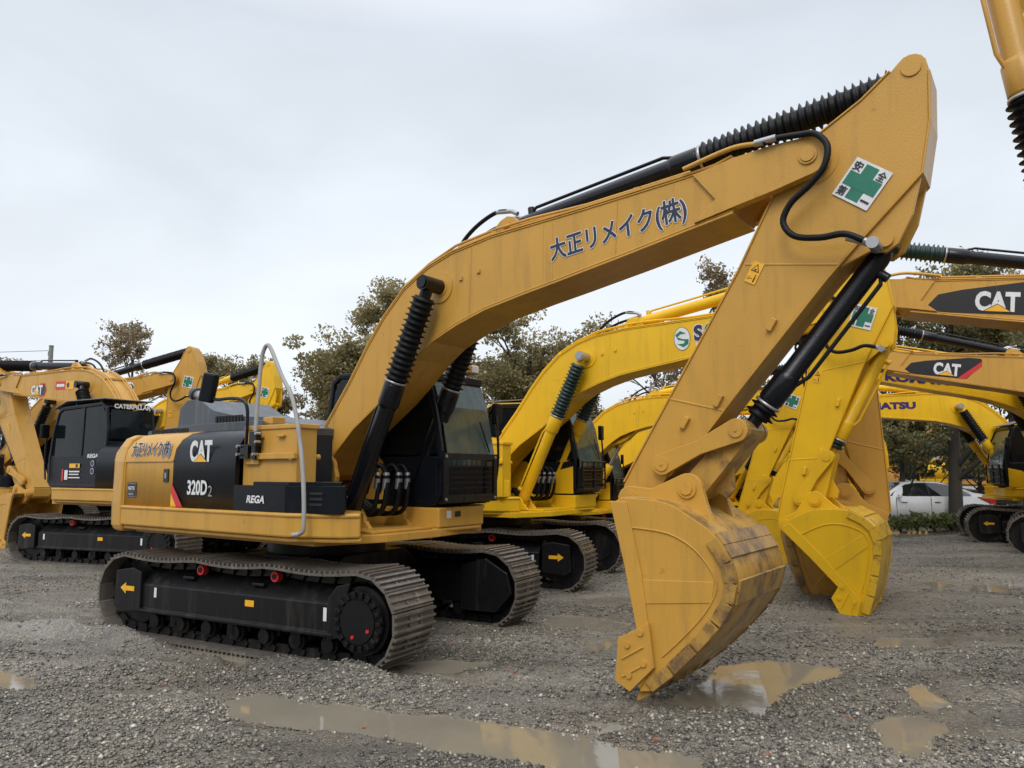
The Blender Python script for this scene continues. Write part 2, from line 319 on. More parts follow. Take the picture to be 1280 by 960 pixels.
def undercarriage(root, ta, front_sprocket, yel='tan', detail=True, gauge=2.2, arrow=True):
    und = MB(); und.prism([(-.75, .42), (.75, .42), (.75, .62), (.45, .86), (-.45, .86), (-.75, .62)], -.8, .8)
    for sx in (-1, 1):
        und.prism([(-.95, .36), (-.6, .36), (-.3, .5), (.3, .5), (.6, .36), (.95, .36), (.95, .62), (.5, .86), (-.5, .86), (-.95, .62)], sx*.55-.16, sx*.55+.16, axis='x')
    und.cyl((0, 0, .84), (0, 0, .96), .66, n=36); und.cyl((0, 0, .96), (0, 0, 1.06), .60, n=36)
    for i in range(36): a = 2*pi*i/36; und.cyl((.63*cos(a), .63*sin(a), .9), (.63*cos(a), .63*sin(a), .985), .016, n=6)
    u = und.build('undercarriage', 'frame', root, .012); u.rotation_euler = (0, 0, ta); ZO = -.035
    for s in (-1, 1):
        f = MB(); g = s*gauge/2; o_ = s
        # outer face towards s
        sec = [(g-s*.24, .28), (g-s*.24, .60), (g-s*.08, .73), (g+s*.06, .73), (g+s*.235, .57), (g+s*.235, .325), (g+s*.26, .32), (g+s*.26, .29), (g+s*.235, .28)]
        f.prism(sec, -1.38, 1.30, axis='x')
        fx = -1 if front_sprocket else 1                      # idler end
        f.prism([(fx*1.36, .30), (fx*1.36, .70), (fx*1.50, .74), (fx*1.78, .70), (fx*1.80, .32), (fx*1.7, .26)], g+s*.20, g+s*.262)
        f.prism([(-fx*1.24, .26), (-fx*1.24, .62), (-fx*1.34, .74), (-fx*1.5, .78), (-fx*1.4, .5), (-fx*1.44, .3)], g+s*.10, g+s*.25)
        f.prism([(-fx*1.3, .2), (-fx*1.3, .7), (-fx*1.62, .79), (-fx*1.9, .64), (-fx*1.96, .42), (-fx*1.75, .2)], g-s*.25, g-s*.29)
        for i in range(2): f.box(.35-i*1.0-.14, .35-i*1.0+.02, g+s*.05, g+s*.19, .66, .69)
        for i in range(7): x = -1.2+i*.4; f.box(x-.13, x+.13, g-.12, g+.12, .2, .36)
        for i in range(3): f.box(-.95+i*.85, -.83+i*.85, g+s*.1, g+s*.2, .16, .36)
        fr = f.build('track_frame', 'frame', root, .008); fr.rotation_euler = (0, 0, ta); fr.location = (0, 0, ZO)
        o = link('track_chain', shoes_mesh(), fr); o.location = (0, g, 0)
        if s < 0: pass
        m = MB(); X = -fx*1.60
        disc_y(m, X, .452, g-s*.05, g+s*.2, .30, 32); disc_y(m, X, .452, g+s*.2, g+s*.25, .265, 32); disc_y(m, X, .452, g+s*.25, g+s*.272, .19, 28)
        for i in range(18): a = 2*pi*i/18; m.obox((X+.232*cos(a), g+s*.258, .452+.232*sin(a)), (.026*cos(a), 0, .026*sin(a)), (0, .02, 0), (-.018*sin(a), 0, .018*cos(a)))
        for i in range(22): a = 2*pi*i/22; m.obox((X+.32*cos(a), g, .452+.32*sin(a)), (.035*cos(a), 0, .035*sin(a)), (0, .04, 0), (-.02*sin(a), 0, .02*cos(a)))
        if detail:
            for a in (-.5, -1.9): disc_y(m, X+.14*cos(a), .452+.14*sin(a), g+s*.27, g+s*.28, .017, 8, 1)
        m.build('sprocket', ['frame', 'red'], fr, .004)
        m = MB(); disc_y(m, fx*1.60, .452, g-.1, g+.1, .33, 32); disc_y(m, fx*1.60, .452, g-.13, g+.13, .22, 24); m.build('idler', 'frame', fr, .006)
        for x in (-.52, .52):
            m = MB(); disc_y(m, x, .765, g-s*.1, g+s*.14, .058, 18); disc_y(m, x, .765, g+s*.14, g+s*.20, .05, 18, 1 if detail else 0); disc_y(m, x, .765, g+s*.20, g+s*.21, .025, 18, 0)
            m.obox((x, g, .71), (.03, 0, 0), (0, .05, 0), (0, 0, .05)); m.build('carrier_roller', ['frame', 'red'], fr, .003)
        if detail:
            for i in range(7):
                x = -1.2+i*.4; m = MB(); disc_y(m, x, .2, g-.2, g+.2, .07, 18); disc_y(m, x, .2, g-.16, g-.1, .095, 18); disc_y(m, x, .2, g+.1, g+.16, .095, 18); m.build('track_roller', 'frame', fr, .003)
        if arrow:
            y = g+s*.262; mid = fx*1.57
            D = side_decal((mid-.13, .50), (mid+.13, .50), y, s) if s < 0 else side_decal((mid+.13, .50), (mid-.13, .50), y, s)
            q = 1 if (fx > 0) == (s < 0) else -1      # arrow head to the right as read?
            A_ = [(-.11, -.025), (.03, -.025), (.03, -.06), (.12, 0), (.03, .06), (.03, .025), (-.11, .025)]
            D.poly([(.13+q*a, .02+b) for a, b in A_], 4)
            D2 = side_decal((.18*-s, .5), (.3*-s, .5), g+s*.235, s); D2.rect(0, -.03, .12, .03, 4)
            D2.rect(-1.35*1, -.05, -1.31, .05, 0); D2.rect(1.0, -.08, 1.04, .04, 0)
            D.build('arrow_decal', CM, fr); D2.build('sticker', CM, fr)

def excavator(name, loc, yaw, label, cat='excavator', group=None, s=1, col='tan', ta=0, ba=BA0, sa=SA0, bk=0, side=-1, brand='cat', bel='rubber', cylcol='cyl',
              front_sprocket=False, main=False, mid_cyl=False, boomtext=None, decor=None, under=True, body=True, bcover=True, bfrac=.84, bcr=.078):
    root = empty(name, loc, yaw, s); dress(root, label, cat, group)
    dba = ba-BA0; tipn = rot(TIP, FOOT, dba); dsa = sa-SA0; tt = (tipn[0]-TIP[0], tipn[1]-TIP[1])
    RB = lambda p: rot(p, FOOT, dba)
    RS = lambda p: rot(p, TIP, dsa, tt)
    hn = RS(HINGE)
    RK = lambda p: rot((p[0]+hn[0]-HINGE[0], p[1]+hn[1]-HINGE[1]), hn, dsa*0+bk)
    bodycol = col
    if under: undercarriage(root, ta, front_sprocket, col, True)
    # ---------------- boom
    b = MB(); y0, y1 = YC-.255, YC+.255
    prof = TOP+[(5.02, 4.17)]+[(5.1, 3.95)]+BOT[::-1]+[(.1, 1.63), (-.02, 1.66), (-.08, 1.78)]
    b.prism([RB(p) for p in prof], y0, y1)
    b.strip([RB(p) for p in TOP], .018, y0-.014, y1+.014); b.strip([RB(p) for p in BOT], -.018, y0-.014, y1+.014)
    end = [(4.5, 3.70), (4.62, 3.80), (4.95, 3.82)]; end = [(4.62, 4.10), (4.95, 4.16), (5.24, 4.185)]+arc(TIP, .145, pi*.5, -pi*.42, 8)+[(5.26, 3.83), (4.98, 3.775), (4.62, 3.70), (4.80, 3.86)]
    for ys in (y0-.03, y1-.06): b.prism([RB(p) for p in end], ys, ys+.09)
    rib = [(4.62, 4.10), (4.87, 4.03), (4.90, 3.98), (4.72, 3.74)]
    for (x, z0, z1) in ((3.15, 3.42, 3.99), (3.25, 3.44, 3.99), (4.42, 3.66, 4.08)):
        for ys in (y0, y1): b.prism([RB((x, z0)), RB((x+.014, z0)), RB((x+.02, z1)), RB((x+.006, z1))], ys-.004, ys+.004)
    b.prism([RB(p) for p in ((.62, 2.17), (.64, 2.17), (.50, 2.48), (.48, 2.48))], y0-.004, y1+.004)
    for pp, r, e in ((TIP, .068, .045), (FOOT, .15, .06)):
        q = RB(pp); disc_y(b, q[0], q[1], y0-e, y1+e, r, 26)
    q = RB(TIP); disc_y(b, q[0], q[1], y0-.055, y1+.055, .05, 20)
    q = RB((1.93, 3.57))
    if not mid_cyl: disc_y(b, q[0], q[1], y0-.012, y1+.012, .16, 30); disc_y(b, q[0], q[1], y0-.02, y1+.02, .10, 24)
    else: b.prism([RB(p) for p in ((1.45, 2.76), (2.2, 3.17), (1.98, 2.95), (1.8, 2.86))], YC-.14, YC+.14)
    for ys in (-.13, .10): b.prism([RB(p) for p in ((2.38, 3.96), (2.52, 4.09), (2.60, 4.16), (2.68, 4.19), (2.76, 4.17), (2.8, 4.11), (2.85, 4.0))], YC+ys-.02, YC+ys+.05)
    q = RB((2.68, 4.11)); disc_y(b, q[0], q[1], YC-.17, YC+.17, .042, 20)
    for (x, z) in ((2.42, 3.66), (2.20, 3.62)): q = RB((x, z)); b.box(q[0]-.018, q[0]+.018, y0-.02, y0, q[1]-.02, q[1]+.02)
    for xx in (3.9, 2.3):
        i0 = RB((xx, 3.27 if xx < 3 else 3.56)); i1 = RB((xx+.03, 3.92 if xx < 3 else 4.05))
        for ys in (y0, y1): b.tube([(i0[0], ys, i0[1]), (i1[0], ys, i1[1])], .006, 6)
    for ys, q_ in ((y0, -1), (y1, 1)):
        b.tube([(RB(p)[0], ys+q_*.002, RB(p)[1]) for p in [(x, z-.012) for x, z in TOP[1:]]], .009, 6); b.tube([(RB(p)[0], ys+q_*.002, RB(p)[1]) for p in [(x, z+.012) for x, z in BOT]], .009, 6)
    boom = b.build('boom', col, root, .006)
    # pipes along boom
    m = MB(); off = .05
    for yy in (YC-.20, YC-.14, YC+.14, YC+.2):
        pth = [RB((p[0]-.035*(i < 6), p[1]+off+(.03 if 5 < i < 9 else 0))) for i, p in enumerate(TOP[2:14])]
        m.tube([(p[0], yy, p[1]) for p in pth], .014, 7)
    for i in (3, 6, 9, 12): q = RB(TOP[i]); m.obox((q[0], YC, q[1]+.035), (.03, 0, .0), (0, .23, 0), (0, 0, .02))
    m.build('hydraulic_pipe', col, boom)
    # hose from lug to top cylinder
    m = MB()
    for k, yy in enumerate((YC-.1, YC+.0)):
        pth = [(2.0, 3.93), (2.12, 4.08), (2.3, 4.2), (2.52, 4.245+.03*(1-k)), (2.7, 4.25)] if k == 0 else [(2.1, 3.95), (2.2, 4.06), (2.34, 4.13), (2.5, 4.17), (2.7, 4.22)]
        m.tube([(RB(p)[0], yy, RB(p)[1]) for p in pth], .021, 8, 0, 5)
        q = RB(pth[-1]); q0 = RB(pth[-2]); m.tube([(q0[0], yy, q0[1]), (q[0], yy, q[1]), (q[0]+.07, yy, q[1]-.04)], .023, 8, 1)
    m.build('hose', ['rubber', 'silver'], boom)
    # rim ring on boom end rib and hose loops at the stick joint
    m = MB(); hy = YC-.33 if side < 0 else YC+.33
    loop = [(5.2, 4.20), (5.30, 4.215), (5.46, 4.2), (5.58, 4.17), (5.66, 4.05), (5.63, 3.9), (5.52, 3.79), (5.38, 3.69), (5.32, 3.56), (5.40, 3.44), (5.58, 3.39), (5.74, 3.385), (5.86, 3.32)]
    def mixp(p, t): a = RB(p); c = RS(p); return (a[0]*(1-t)+c[0]*t, a[1]*(1-t)+c[1]*t)
    lp = [mixp(p, min(1, max(0, (i-2)/6))) for i, p in enumerate(loop)]
    m.tube([(p[0], hy+.02*sin(i), p[1]) for i, p in enumerate(lp)], .024, 9, 0, 5)
    a_, c_ = lp[-2], lp[-1]; m.tube([(a_[0]*.4+c_[0]*.6-.06, hy, a_[1]*.4+c_[1]*.6+.02), (c_[0], hy*.95+YC*.05, c_[1]), (c_[0]+.06, hy*.85+YC*.15, c_[1]-.03)], .029, 9, 1); m.cyl((c_[0]+.06, hy*.6+YC*.4, c_[1]-.03), (c_[0]+.06, hy*1.1-YC*.1, c_[1]-.03), .042, n=14, mi=1)
    m.tube([(RB(p)[0], hy*.9+YC*.1, RB(p)[1]) for p in ((4.55, 4.16), (4.85, 4.22), (5.02, 4.235), (5.22, 4.205))], .02, 8, 2, 4); m.tube([(RB(p)[0], hy, RB(p)[1]) for p in ((5.14, 4.21), (5.3, 4.215))], .027, 9, 1)
    m.build('hose', ['rubber', 'silver', col], boom)
    # ---------------- stick
    b = MB(); sy0, sy1 = YC-.17, YC+.17
    SF = [(4.0, 1.79), (4.93, 3.28), (5.21, 3.80), (5.43, 4.12), (5.56, 4.22), (5.87, 4.40), (6.07, 4.56)]
    SR = [(4.30, 1.70), (4.58, 1.98), (4.83, 2.28), (5.56, 3.12), (5.80, 3.37), (6.22, 3.78), (6.285, 4.14), (6.30, 4.5)]
    sp = [(3.90, 1.62), (3.90, 1.45), (4.0, 1.40), (4.12, 1.47)]+SR+arc((6.2, 4.55), .10, 0, pi*.8, 6)+SF[::-1]
    b.prism([RS(p) for p in sp], sy0, sy1)
    b.strip([RS(p) for p in [(3.91, 1.64)]+SF], .016, sy0-.012, sy1+.012); b.strip([RS(p) for p in SR], -.016, sy0-.012, sy1+.012)
    for ys in (-.15, .11): b.prism([RS(p) for p in ((6.24, 3.86), (6.15, 3.5), (6.05, 3.31), (5.97, 3.26), (5.88, 3.29), (5.66, 3.2), (6.1, 3.8))], YC+ys, YC+ys+.04)
    for p, r in (((5.97, 3.35), .055), ((6.2, 4.55), .065)): q = RS(p); disc_y(b, q[0], q[1], sy0-.012, sy1+.012, r, 24)
    q = RS(HINGE); disc_y(b, q[0], q[1], YC-.2, YC+.2, .1, 24)
    q = RS((4.28, 1.79)); disc_y(b, q[0], q[1], YC-.26, YC+.26, .045, 20)
    for (p, r) in ((((4.98, 3.33), (5.66, 3.22)), .012), (((4.32, 2.32), (4.78, 2.20)), .012)):
        a_, c_ = RS(p[0]), RS(p[1]); d = Vector((c_[0]-a_[0], c_[1]-a_[1])).normalized()*.009
        b.prism([(a_[0]-d.y, a_[1]+d.x), (c_[0]-d.y, c_[1]+d.x), (c_[0]+d.y, c_[1]-d.x), (a_[0]+d.y, a_[1]-d.x)], sy0-.005, sy1+.005)
    # raised boss around boom pin
    q = RS(TIP); disc_y(b, q[0], q[1], sy0-.006, sy1+.006, .19, 36)
    for (x, z, yy) in ((5.17, 2.83, sy0), (4.74, 2.28, sy0), (4.46, 2.12, sy0)):
        pc = RS((x, z)); dx = Vector((cos(sa), 0, sin(sa))); dn = Vector((-dx.z, 0, dx.x))
        b.obox((pc[0], yy-.02, pc[1]), dx*.05, (0, .02, 0), dn*.022)
    stick = b.build('stick', col, root, .006)
    # ---------------- bucket link
    lo = RS((4.28, 1.79)); ear = RK((4.5, 1.6)); up = circ(lo, .66, ear, .59, 1)
    alt = circ(lo, .66, ear, .59, -1)
    far = lambda p: (p[0]-tipn[0])*-sin(sa)+(p[1]-tipn[1])*cos(sa)
    up = max((up, alt), key=lambda p: far(p)-((p[0]-tipn[0])*cos(sa)+(p[1]-tipn[1])*sin(sa)))
    m = MB()
    for ys in (YC-.25, YC+.20):
        d = Vector((up[0]-lo[0], up[1]-lo[1])).normalized(); n_ = Vector((-d.y, d.x))
        A1, B1 = Vector(lo), Vector(up); ang = atan2(d.y, d.x)
        mid = (A1+B1)/2
        o_ = [tuple(v) for v in arc(lo, .085, ang+pi/2, ang+3*pi/2, 10)]+[tuple(mid-n_*.055)]+[tuple(v) for v in arc(up, .09, ang-pi/2, ang+pi/2, 10)]+[tuple(mid+n_*.055)]
        m.prism(o_, ys, ys+.05)
        for q in (lo, up): disc_y(m, q[0], q[1], ys-.012, ys+.062, .055, 20); disc_y(m, q[0], q[1], ys-.02, ys+.07, .012, 8)
    m.build('rocker_arm', col, root, .005)
    m = MB(); d = Vector((up[0]-ear[0], up[1]-ear[1])).normalized(); n_ = Vector((-d.y, d.x)); ang = atan2(d.y, d.x)
    A1, B1 = Vector(ear), Vector(up); o_ = [tuple(v) for v in arc(ear, .1, ang+pi/2, ang+3*pi/2, 8)]+[tuple((A1+B1)/2-n_*.1)]+[tuple(v) for v in arc(up, .09, ang-pi/2, ang+pi/2, 8)]+[tuple((A1+B1)/2+n_*.09)]
    m.prism(o_, YC-.17, YC+.17); e1 = A1+(B1-A1)*.25-n_*.12
    m.prism([tuple(A1+(B1-A1)*.1-n_*.06), tuple(A1+(B1-A1)*.55-n_*.09), tuple(e1-n_*.1+d*.03), tuple(e1-n_*.1-d*.06)], YC-.02, YC+.02)
    disc_y(m, up[0], up[1], YC-.24, YC+.24, .06, 20)
    m.build('bucket_link', 'worn' if col == 'tan' else col, root, .006)
    # ---------------- bucket
    BK = [(4.06, 1.535), (4.14, 1.53), (4.43, 1.50), (4.62, 1.41), (4.82, 1.27), (4.93, 1.10), (4.965, .95), (4.93, .80), (4.83, .64), (4.66, .45), (4.48, .27), (4.30, .12)]
    def smo(P, k=4):
        Q = []
        for i in range(len(P)-1):
            a, b_, c, d = [np.array(P[min(max(j, 0), len(P)-1)]) for j in (i-1, i, i+1, i+2)]
            for t in np.arange(k)/k: Q.append(tuple(.5*(2*b_+(c-a)*t+(2*a-5*b_+4*c-d)*t*t+(-a+3*b_-3*c+d)*t**3)))
        return Q+[P[-1]]
    BS = smo(BK)
    wc = 'worn' if col == 'tan' else 'wornyellow'; ec = 'wornedge' if col == 'tan' else 'wornyellow'
    b = MB(); w0, w1 = YC-.55, YC+.56
    plate = [(3.99, 1.48)]+BS[1:]+[(4.2, .10), (4.235, .55), (4.15, .95)]
    for ys in (w0, w1-.03): b.prism([RK(p) for p in plate], ys, ys+.03)
    b.prism([RK(p) for p in ((3.98, 1.5), (4.12, 1.5), (4.24, .95), (4.32, .3), (4.2, .12), (4.2, .5), (4.10, 1.0))], w0-.018, w0+.01); b.prism([RK(p) for p in ((3.98, 1.5), (4.12, 1.5), (4.24, .95), (4.32, .3), (4.2, .12), (4.2, .5), (4.10, 1.0))], w1-.01, w1+.018)
    inner = smo([(4.16, 1.30), (4.45, 1.27), (4.65, 1.17), (4.78, 1.02), (4.81, .90), (4.72, .73), (4.55, .54), (4.38, .38)], 3)
    for ys in (w0-.010, w1-.002):
        b.strip([RK(p) for p in inner], .012, ys, ys+.012)
        b.prism([RK(p) for p in ((4.21, .92), (4.80, .95), (4.78, .80), (4.22, .74))], ys+.004, ys+.012)
    bucket = b.build('bucket', col if col == 'tan' else col, root, .005)
    b = MB(); b.strip([RK(p) for p in BS], -.03, w0+.003, w1-.003); b.sm = [True]*len(b.sm); b.strip([RK(p) for p in [(4.14, 1.44), (4.09, 1.52)]], .02, w0+.03, w1-.03)
    b.build('bucket_shell', wc, bucket, .004)
    b = MB()
    nb = [(p[0], p[1]) for p in BK]
    for i in range(4, 11):
        a_, c_ = RK(nb[i]), RK(nb[i+1]); d = Vector((c_[0]-a_[0], c_[1]-a_[1])); l = d.length; d.normalize(); nn = Vector((-d.y, d.x))
        mid = ((a_[0]+c_[0])/2, (a_[1]+c_[1])/2)
        for ys in (w0-.028, w1+.004): b.obox((mid[0]-nn.x*.035, ys+.012, mid[1]-nn.y*.035), (d.x*l*.46, 0, d.y*l*.46), (0, .012, 0), (nn.x*.045, 0, nn.y*.045))
    for t in (4, 6):
        for k_ in (0, 1):
            a_ = RK(nb[t]); c_ = RK(nb[t+1]); f = .15+.5*k_; c = Vector((a_[0]*(1-f)+c_[0]*f, 0, a_[1]*(1-f)+c_[1]*f)); d = Vector((c_[0]-a_[0], 0, c_[1]-a_[1])).normalized(); nn = Vector((-d.z, 0, d.x))
            b.obox((c.x+nn.x*.012, (w0+w1)/2, c.z+nn.z*.012), d*.05, (0, (w1-w0)/2-.01, 0), nn*.012)
    b.build('wear_plate', ec, bucket, .004)
    b = MB()
    for ys in (YC-.27, YC+.2):
        b.prism([RK(p) for p in [(4.12, 1.30), (3.93, 1.45)]+arc(HINGE, .105, pi*1.05, pi*.45, 6)+[(4.2, 1.60), (4.34, 1.66)]+arc((4.5, 1.6), .12, pi*.65, 0.0, 7)+[(4.66, 1.45), (4.72, 1.3), (4.6, 1.25)]], ys, ys+.06)
        for p in (HINGE, (4.5, 1.6)): q = RK(p); disc_y(b, q[0], q[1], ys-.02, ys+.08, .075, 22); disc_y(b, q[0], q[1], ys-.035, ys+.095, .05, 8)
    b.build('bucket_ear', col, bucket, .006)
    for k in range(5):
        b = MB(); yy = w0+.09+k*(w1-w0-.18)/4
        q = [(4.42, .25), (4.36, .15), (4.31, .10), (4.17, .015), (4.14, .02), (4.19, .13), (4.25, .2)]
        b.prism([RK(p) for p in q], yy-.045, yy+.045); b.build('tooth', ec, bucket, .01)
    for ys in (w0-.05, w1+.02):
        b = MB(); b.prism([RK(p) for p in ((4.30, .62), (4.24, .58), (4.05, .48), (4.02, .16), (4.14, .10), (4.34, .30))], ys, ys+.03)
        for p in ((4.24, .54), (4.13, .44), (4.26, .32), (4.14, .22)): q = RK(p); disc_y(b, q[0], q[1], ys-.016, ys+.046, .024, 12)
        for p in ((4.2, .4), (4.2, .27)): a_, c_ = RK((p[0]-.12, p[1]-.07)), RK((p[0]+.06, p[1]+.04)); b.obox(((a_[0]+c_[0])/2, ys+.015, (a_[1]+c_[1])/2), ((c_[0]-a_[0])/2, 0, (c_[1]-a_[1])/2), (0, .026, 0), (-.01*(c_[1]-a_[1])*3, 0, .01*(c_[0]-a_[0])*3))
        b.build('side_cutter', col, bucket, .004)
    # ---------------- cylinders
    bt = RB((2.68, 4.11)); st = RS((6.2, 4.55)); cylinder(root, 'stick_cylinder', bt, st, YC, .085, cylcol, bel, .545, seed=3)
    cf = RS((5.97, 3.35)); cylinder(root, 'bucket_cylinder', cf, up, YC, bcr, cylcol, bel, bfrac, seed=5, bellow=bcover)
    if mid_cyl: cylinder(root, 'boom_cylinder', (.95, 1.25), RB((1.83, 2.93)), YC, .085, col, bel, .62, bellow=False)
    else:
        for sy in (-1, 1):
            p = RB((1.93, 3.57)); y = YC+sy*.43
            cylinder(root, 'boom_cylinder', (.86, 1.22), p, y, .088, cylcol, bel, .60, seed=8+sy)
            m = MB(); m.cyl((p[0], y-sy*.2, p[1]), (p[0], y+sy*.10, p[1]), .075, n=22); m.cyl((p[0], y+sy*.10, p[1]), (p[0], y+sy*.115, p[1]), .055, n=18); m.build('cylinder_pin', 'cyl' if col == 'tan' else 'silver', boom, .006)
    # ---------------- markings on boom and stick
    fy = (y0-.002) if side < 0 else (y1+.002); sf = (sy0-.004) if side < 0 else (sy1+.004)
    if decor: decor(root, boom, stick, RB, RS, fy, sf, side)
    if not body: return root
    # ---------------- upper structure
    b = MB(); b.prism([(-1.95, -1.2), (1.2, -1.2), (1.45, -.5), (1.45, .3), (1.3, 1.2), (-1.95, 1.2)], 1.04, 1.12, axis='z')
    b.box(.1, 1.35, YC-.56, YC+.56, 1.121, 1.15)
    for y in (-.56, -.3, .3, .56): b.prism([(.66, 1.13), (1.08, 1.13), (1.0, 1.22)]+arc((.86, 1.22), .12, 0, pi, 8)+[(.7, 1.2)], YC+y-.025, YC+y+.025)
    for y in (-.37, .37): b.prism([(-.5, 1.12), (.75, 1.12), (.58, 1.4), (.62, 1.68)]+arc((.44, 1.76), .15, 0, pi*.6, 6)+[(.2, 1.95)]+arc(FOOT, .19, pi*.4, pi*.9, 6)+[(-.4, 1.5)], YC+y-.025, YC+y+.025)
    b.build('turntable_frame', col, root, .008)
    # right-hand sill, left-hand sill
    for sy in (-1, 1):
        b = MB(); X1 = (1.66 if brand == 'cat' else 1.2) if sy < 0 else 1.44
        pl = [(-1.98, sy*1.2), (-1.98, sy*1.36), (-1.9, sy*1.405), (X1-.62 if sy < 0 else .95, sy*1.405), (X1-.1, sy*1.18), (X1, sy*1.05), (X1-(.45 if sy < 0 else 0), sy*(.62 if sy < 0 else .28)), (X1-.8, sy*(.62 if sy < 0 else .28)), (X1-1.0, sy*1.0)]
        b.prism(pl, 1.13, 1.345, axis='z'); b.prism([(x*.995, y*.975) for x, y in pl], 1.085, 1.13, axis='z')
        b.prism([(x+.012*(x > 0), y+sy*.012) for x, y in pl[1:6]]+[(X1-.2, sy*.9), (-1.9, sy*1.2)], 1.31, 1.352, axis='z')
        b.build('side_sill', col, root, .018)
    # counterweight
    b = MB(); npl = 20; pts = []
    for k, (z, ins) in enumerate(((1.05, .06), (1.12, .01), (1.38, 0), (1.85, .02), (2.02, .08), (2.12, .17), (2.16, .30))):
        ring = []
        for i in range(npl+1):
            a = pi/2+pi*i/npl; ring.append((-1.96+(-.80+ins)*abs(cos(a))**.75 if True else 0, (1.39-ins*.6)*sin(a) if abs(sin(a)) < 1 else (1.39-ins*.6)*sin(a), z))
        pts += ring
    n1 = npl+1; F = [(k*n1+i, k*n1+i+1, (k+1)*n1+i+1, (k+1)*n1+i) for k in range(6) for i in range(npl)]
    F += [tuple(range(npl, -1, -1)), tuple(range(6*n1, 7*n1))]+[tuple([k*n1 for k in range(7)]+[k*n1+npl for k in range(6, -1, -1)])]
    b.add(pts, F, 0, False); b.build('counterweight', col, root, .03)
    # engine enclosure: doors each side with the rolled top edge
    sec = [(1.00, 1.35), (1.375, 1.35), (1.375, 1.86), (1.35, 1.98), (1.28, 2.08), (1.17, 2.15), (1.02, 2.18), (.6, 2.19)]
    for sy in (-1, 1):
        if sy > 0: x_a, x_b, x_c = -1.93, -.92, -.36
        else: x_a, x_b, x_c = -1.93, -.92, .2
        def panel(xa, xb, mats, nm, sh=0):
            m = MB(); n = len(sec); P = []
            for x in (xa, xb):
                for (yy, zz) in sec: P.append((x+ (sh if x == xb else 0)*(zz-1.35), sy*yy, zz))
            P2 = [(x_, sy*(abs(y_)-.05), z_-.04*(z_ > 2)) for x_, y_, z_ in P]
            m.add(P, [(i, i+1, n+i+1, n+i) for i in range(n-1)], 0, True)
            m.add(P+P2, [(i, i+1, 2*n+i+1, 2*n+i) for i in range(n-1)]+[(n+i, n+i+1, 3*n+i+1, 3*n+i) for i in range(n-1)]+[(0, n, 3*n, 2*n)], 0)
            return m.build(nm, mats, root)
        dr = panel(x_a, x_b, col, 'engine_door'); blk = panel(x_b+.008, x_c, 'black' if brand == 'cat' else col, 'side_panel')
        m = MB(); m.box(x_a-.02, x_b, sy*1.37-.008, sy*1.37+.013 if sy > 0 else sy*1.37+.008, 1.84, 1.852) if sy > 0 else m.box(x_a-.02, x_b, -1.388, -1.37, 1.84, 1.852)
        m.box(x_a+.02, x_a+.035, sy*1.382-.006, sy*1.382+.006, 1.36, 1.84); m.box(x_b-.16, x_b-.07, sy*1.378-.012, sy*1.378+.012, 1.62, 1.76, 1); m.box(x_b-.13, x_b-.1, sy*1.378-.016, sy*1.378+.016, 1.66, 1.72, 2)
        m.build('door_latch', [col, 'decalblack', 'silver'], dr)
        if brand == 'cat':
            def dc(x, z): return side_decal((x, z), (x+(1 if sy < 0 else -1), z), sy*1.378, sy)
            if sy < 0:
                D = dc(0, 0)
                D.poly([(-.93, 1.62), (-.70, 1.36), (-.82, 1.36), (-.93, 1.50)], 3); D.poly([(-.93, 1.50), (-.82, 1.36), (-.93, 1.36)], 4)
                if main:
                    D.text('320D', -.62, 1.49, .36, .155, 0, 0, off=.03); D.text('2', -.24, 1.48, .07, .11, 9, 0)
                    cat_logo(D, -.60, 1.83, .40, .23, k=0)
                D.build('model_lettering', CM, blk)
                if main:
                    D = side_decal((-1.80, 1.9), (-.9, 1.9), -1.374, -1); D.u = Vector((0, .16, 1)).normalized()
                    D.text('大正リメイク(株)', .0, -.02, .80, .19, 1, 0, off=.0, outline=0, oo=.025, cjk=.02); D.build('company_lettering', CM, dr)
                    D = side_decal((-1.84, 1.44), (-.9, 1.44), -1.378, -1); D.rect(0, 0, .2, .17, 5); D.rect(.01, .01, .19, .16, 9, 1); D.rect(.015, .015, .185, .155, 5, 2)
                    D.text('NETIS', .03, .085, .14, .04, 0, 3, off=.02); D.rect(.04, .065, .16, .07, 3, 3); D.text('REGA', .05, .03, .1, .02, 0, 3); D.build('badge', CM, dr)
    # hydraulic tank / fuel tank on right, tool box in front
    b = MB(); b.box(.22, 1.04, -1.30, -1.06, 1.35, 2.16); b.box(.24, 1.06, -1.315, -1.04, 2.14, 2.185); b.box(-.3, .62, -1.055, -.5, 1.3, 2.12, 1)  # last box is a dark filler, shade of the recess put into its colour
    b.box(.30, 1.06, -1.345, -1.30, 1.85, 1.91); b.box(.30, .5, -1.335, -1.30, 1.80, 1.93); b.cyl((1.0, -1.34, 1.87), (1.0, -1.0, 1.87), .03, n=12)
    for x in (.45, .78): b.box(x, x+.1, -1.34, -1.3, 2.06, 2.085)
    b.box(.10, .26, -1.0, -.84, 2.16, 2.30)
    tk = b.build('fluid_tank', [col, 'dark'], root, .008)
    for (x, z) in ((.36, 2.0), (.36, 1.83)): pass
    tx = 0 if brand == 'cat' else -.5
    b = MB(); b.prism([(.20, -1.385), (1.0+tx, -1.385), (1.55+tx, -1.25), (1.60+tx, -1.19), (1.08+tx, -.70), (.20, -.68)], 1.353, 1.60, axis='z'); b.prism([(.45, -1.34), (1.0+tx, -1.345), (1.50+tx, -1.22), (1.54+tx, -1.18), (1.04+tx, -.72), (.45, -.72)], 1.60, 1.635, axis='z')
    for k in range(3): b.obox((1.34+tx, -1.307, 1.43+.05*k), (.07, .0172, 0), (.001, .004, 0), (0, 0, .012), 1)
    tb = b.build('tool_box', ['black' if brand == 'cat' else col, 'dark'], root, .014)
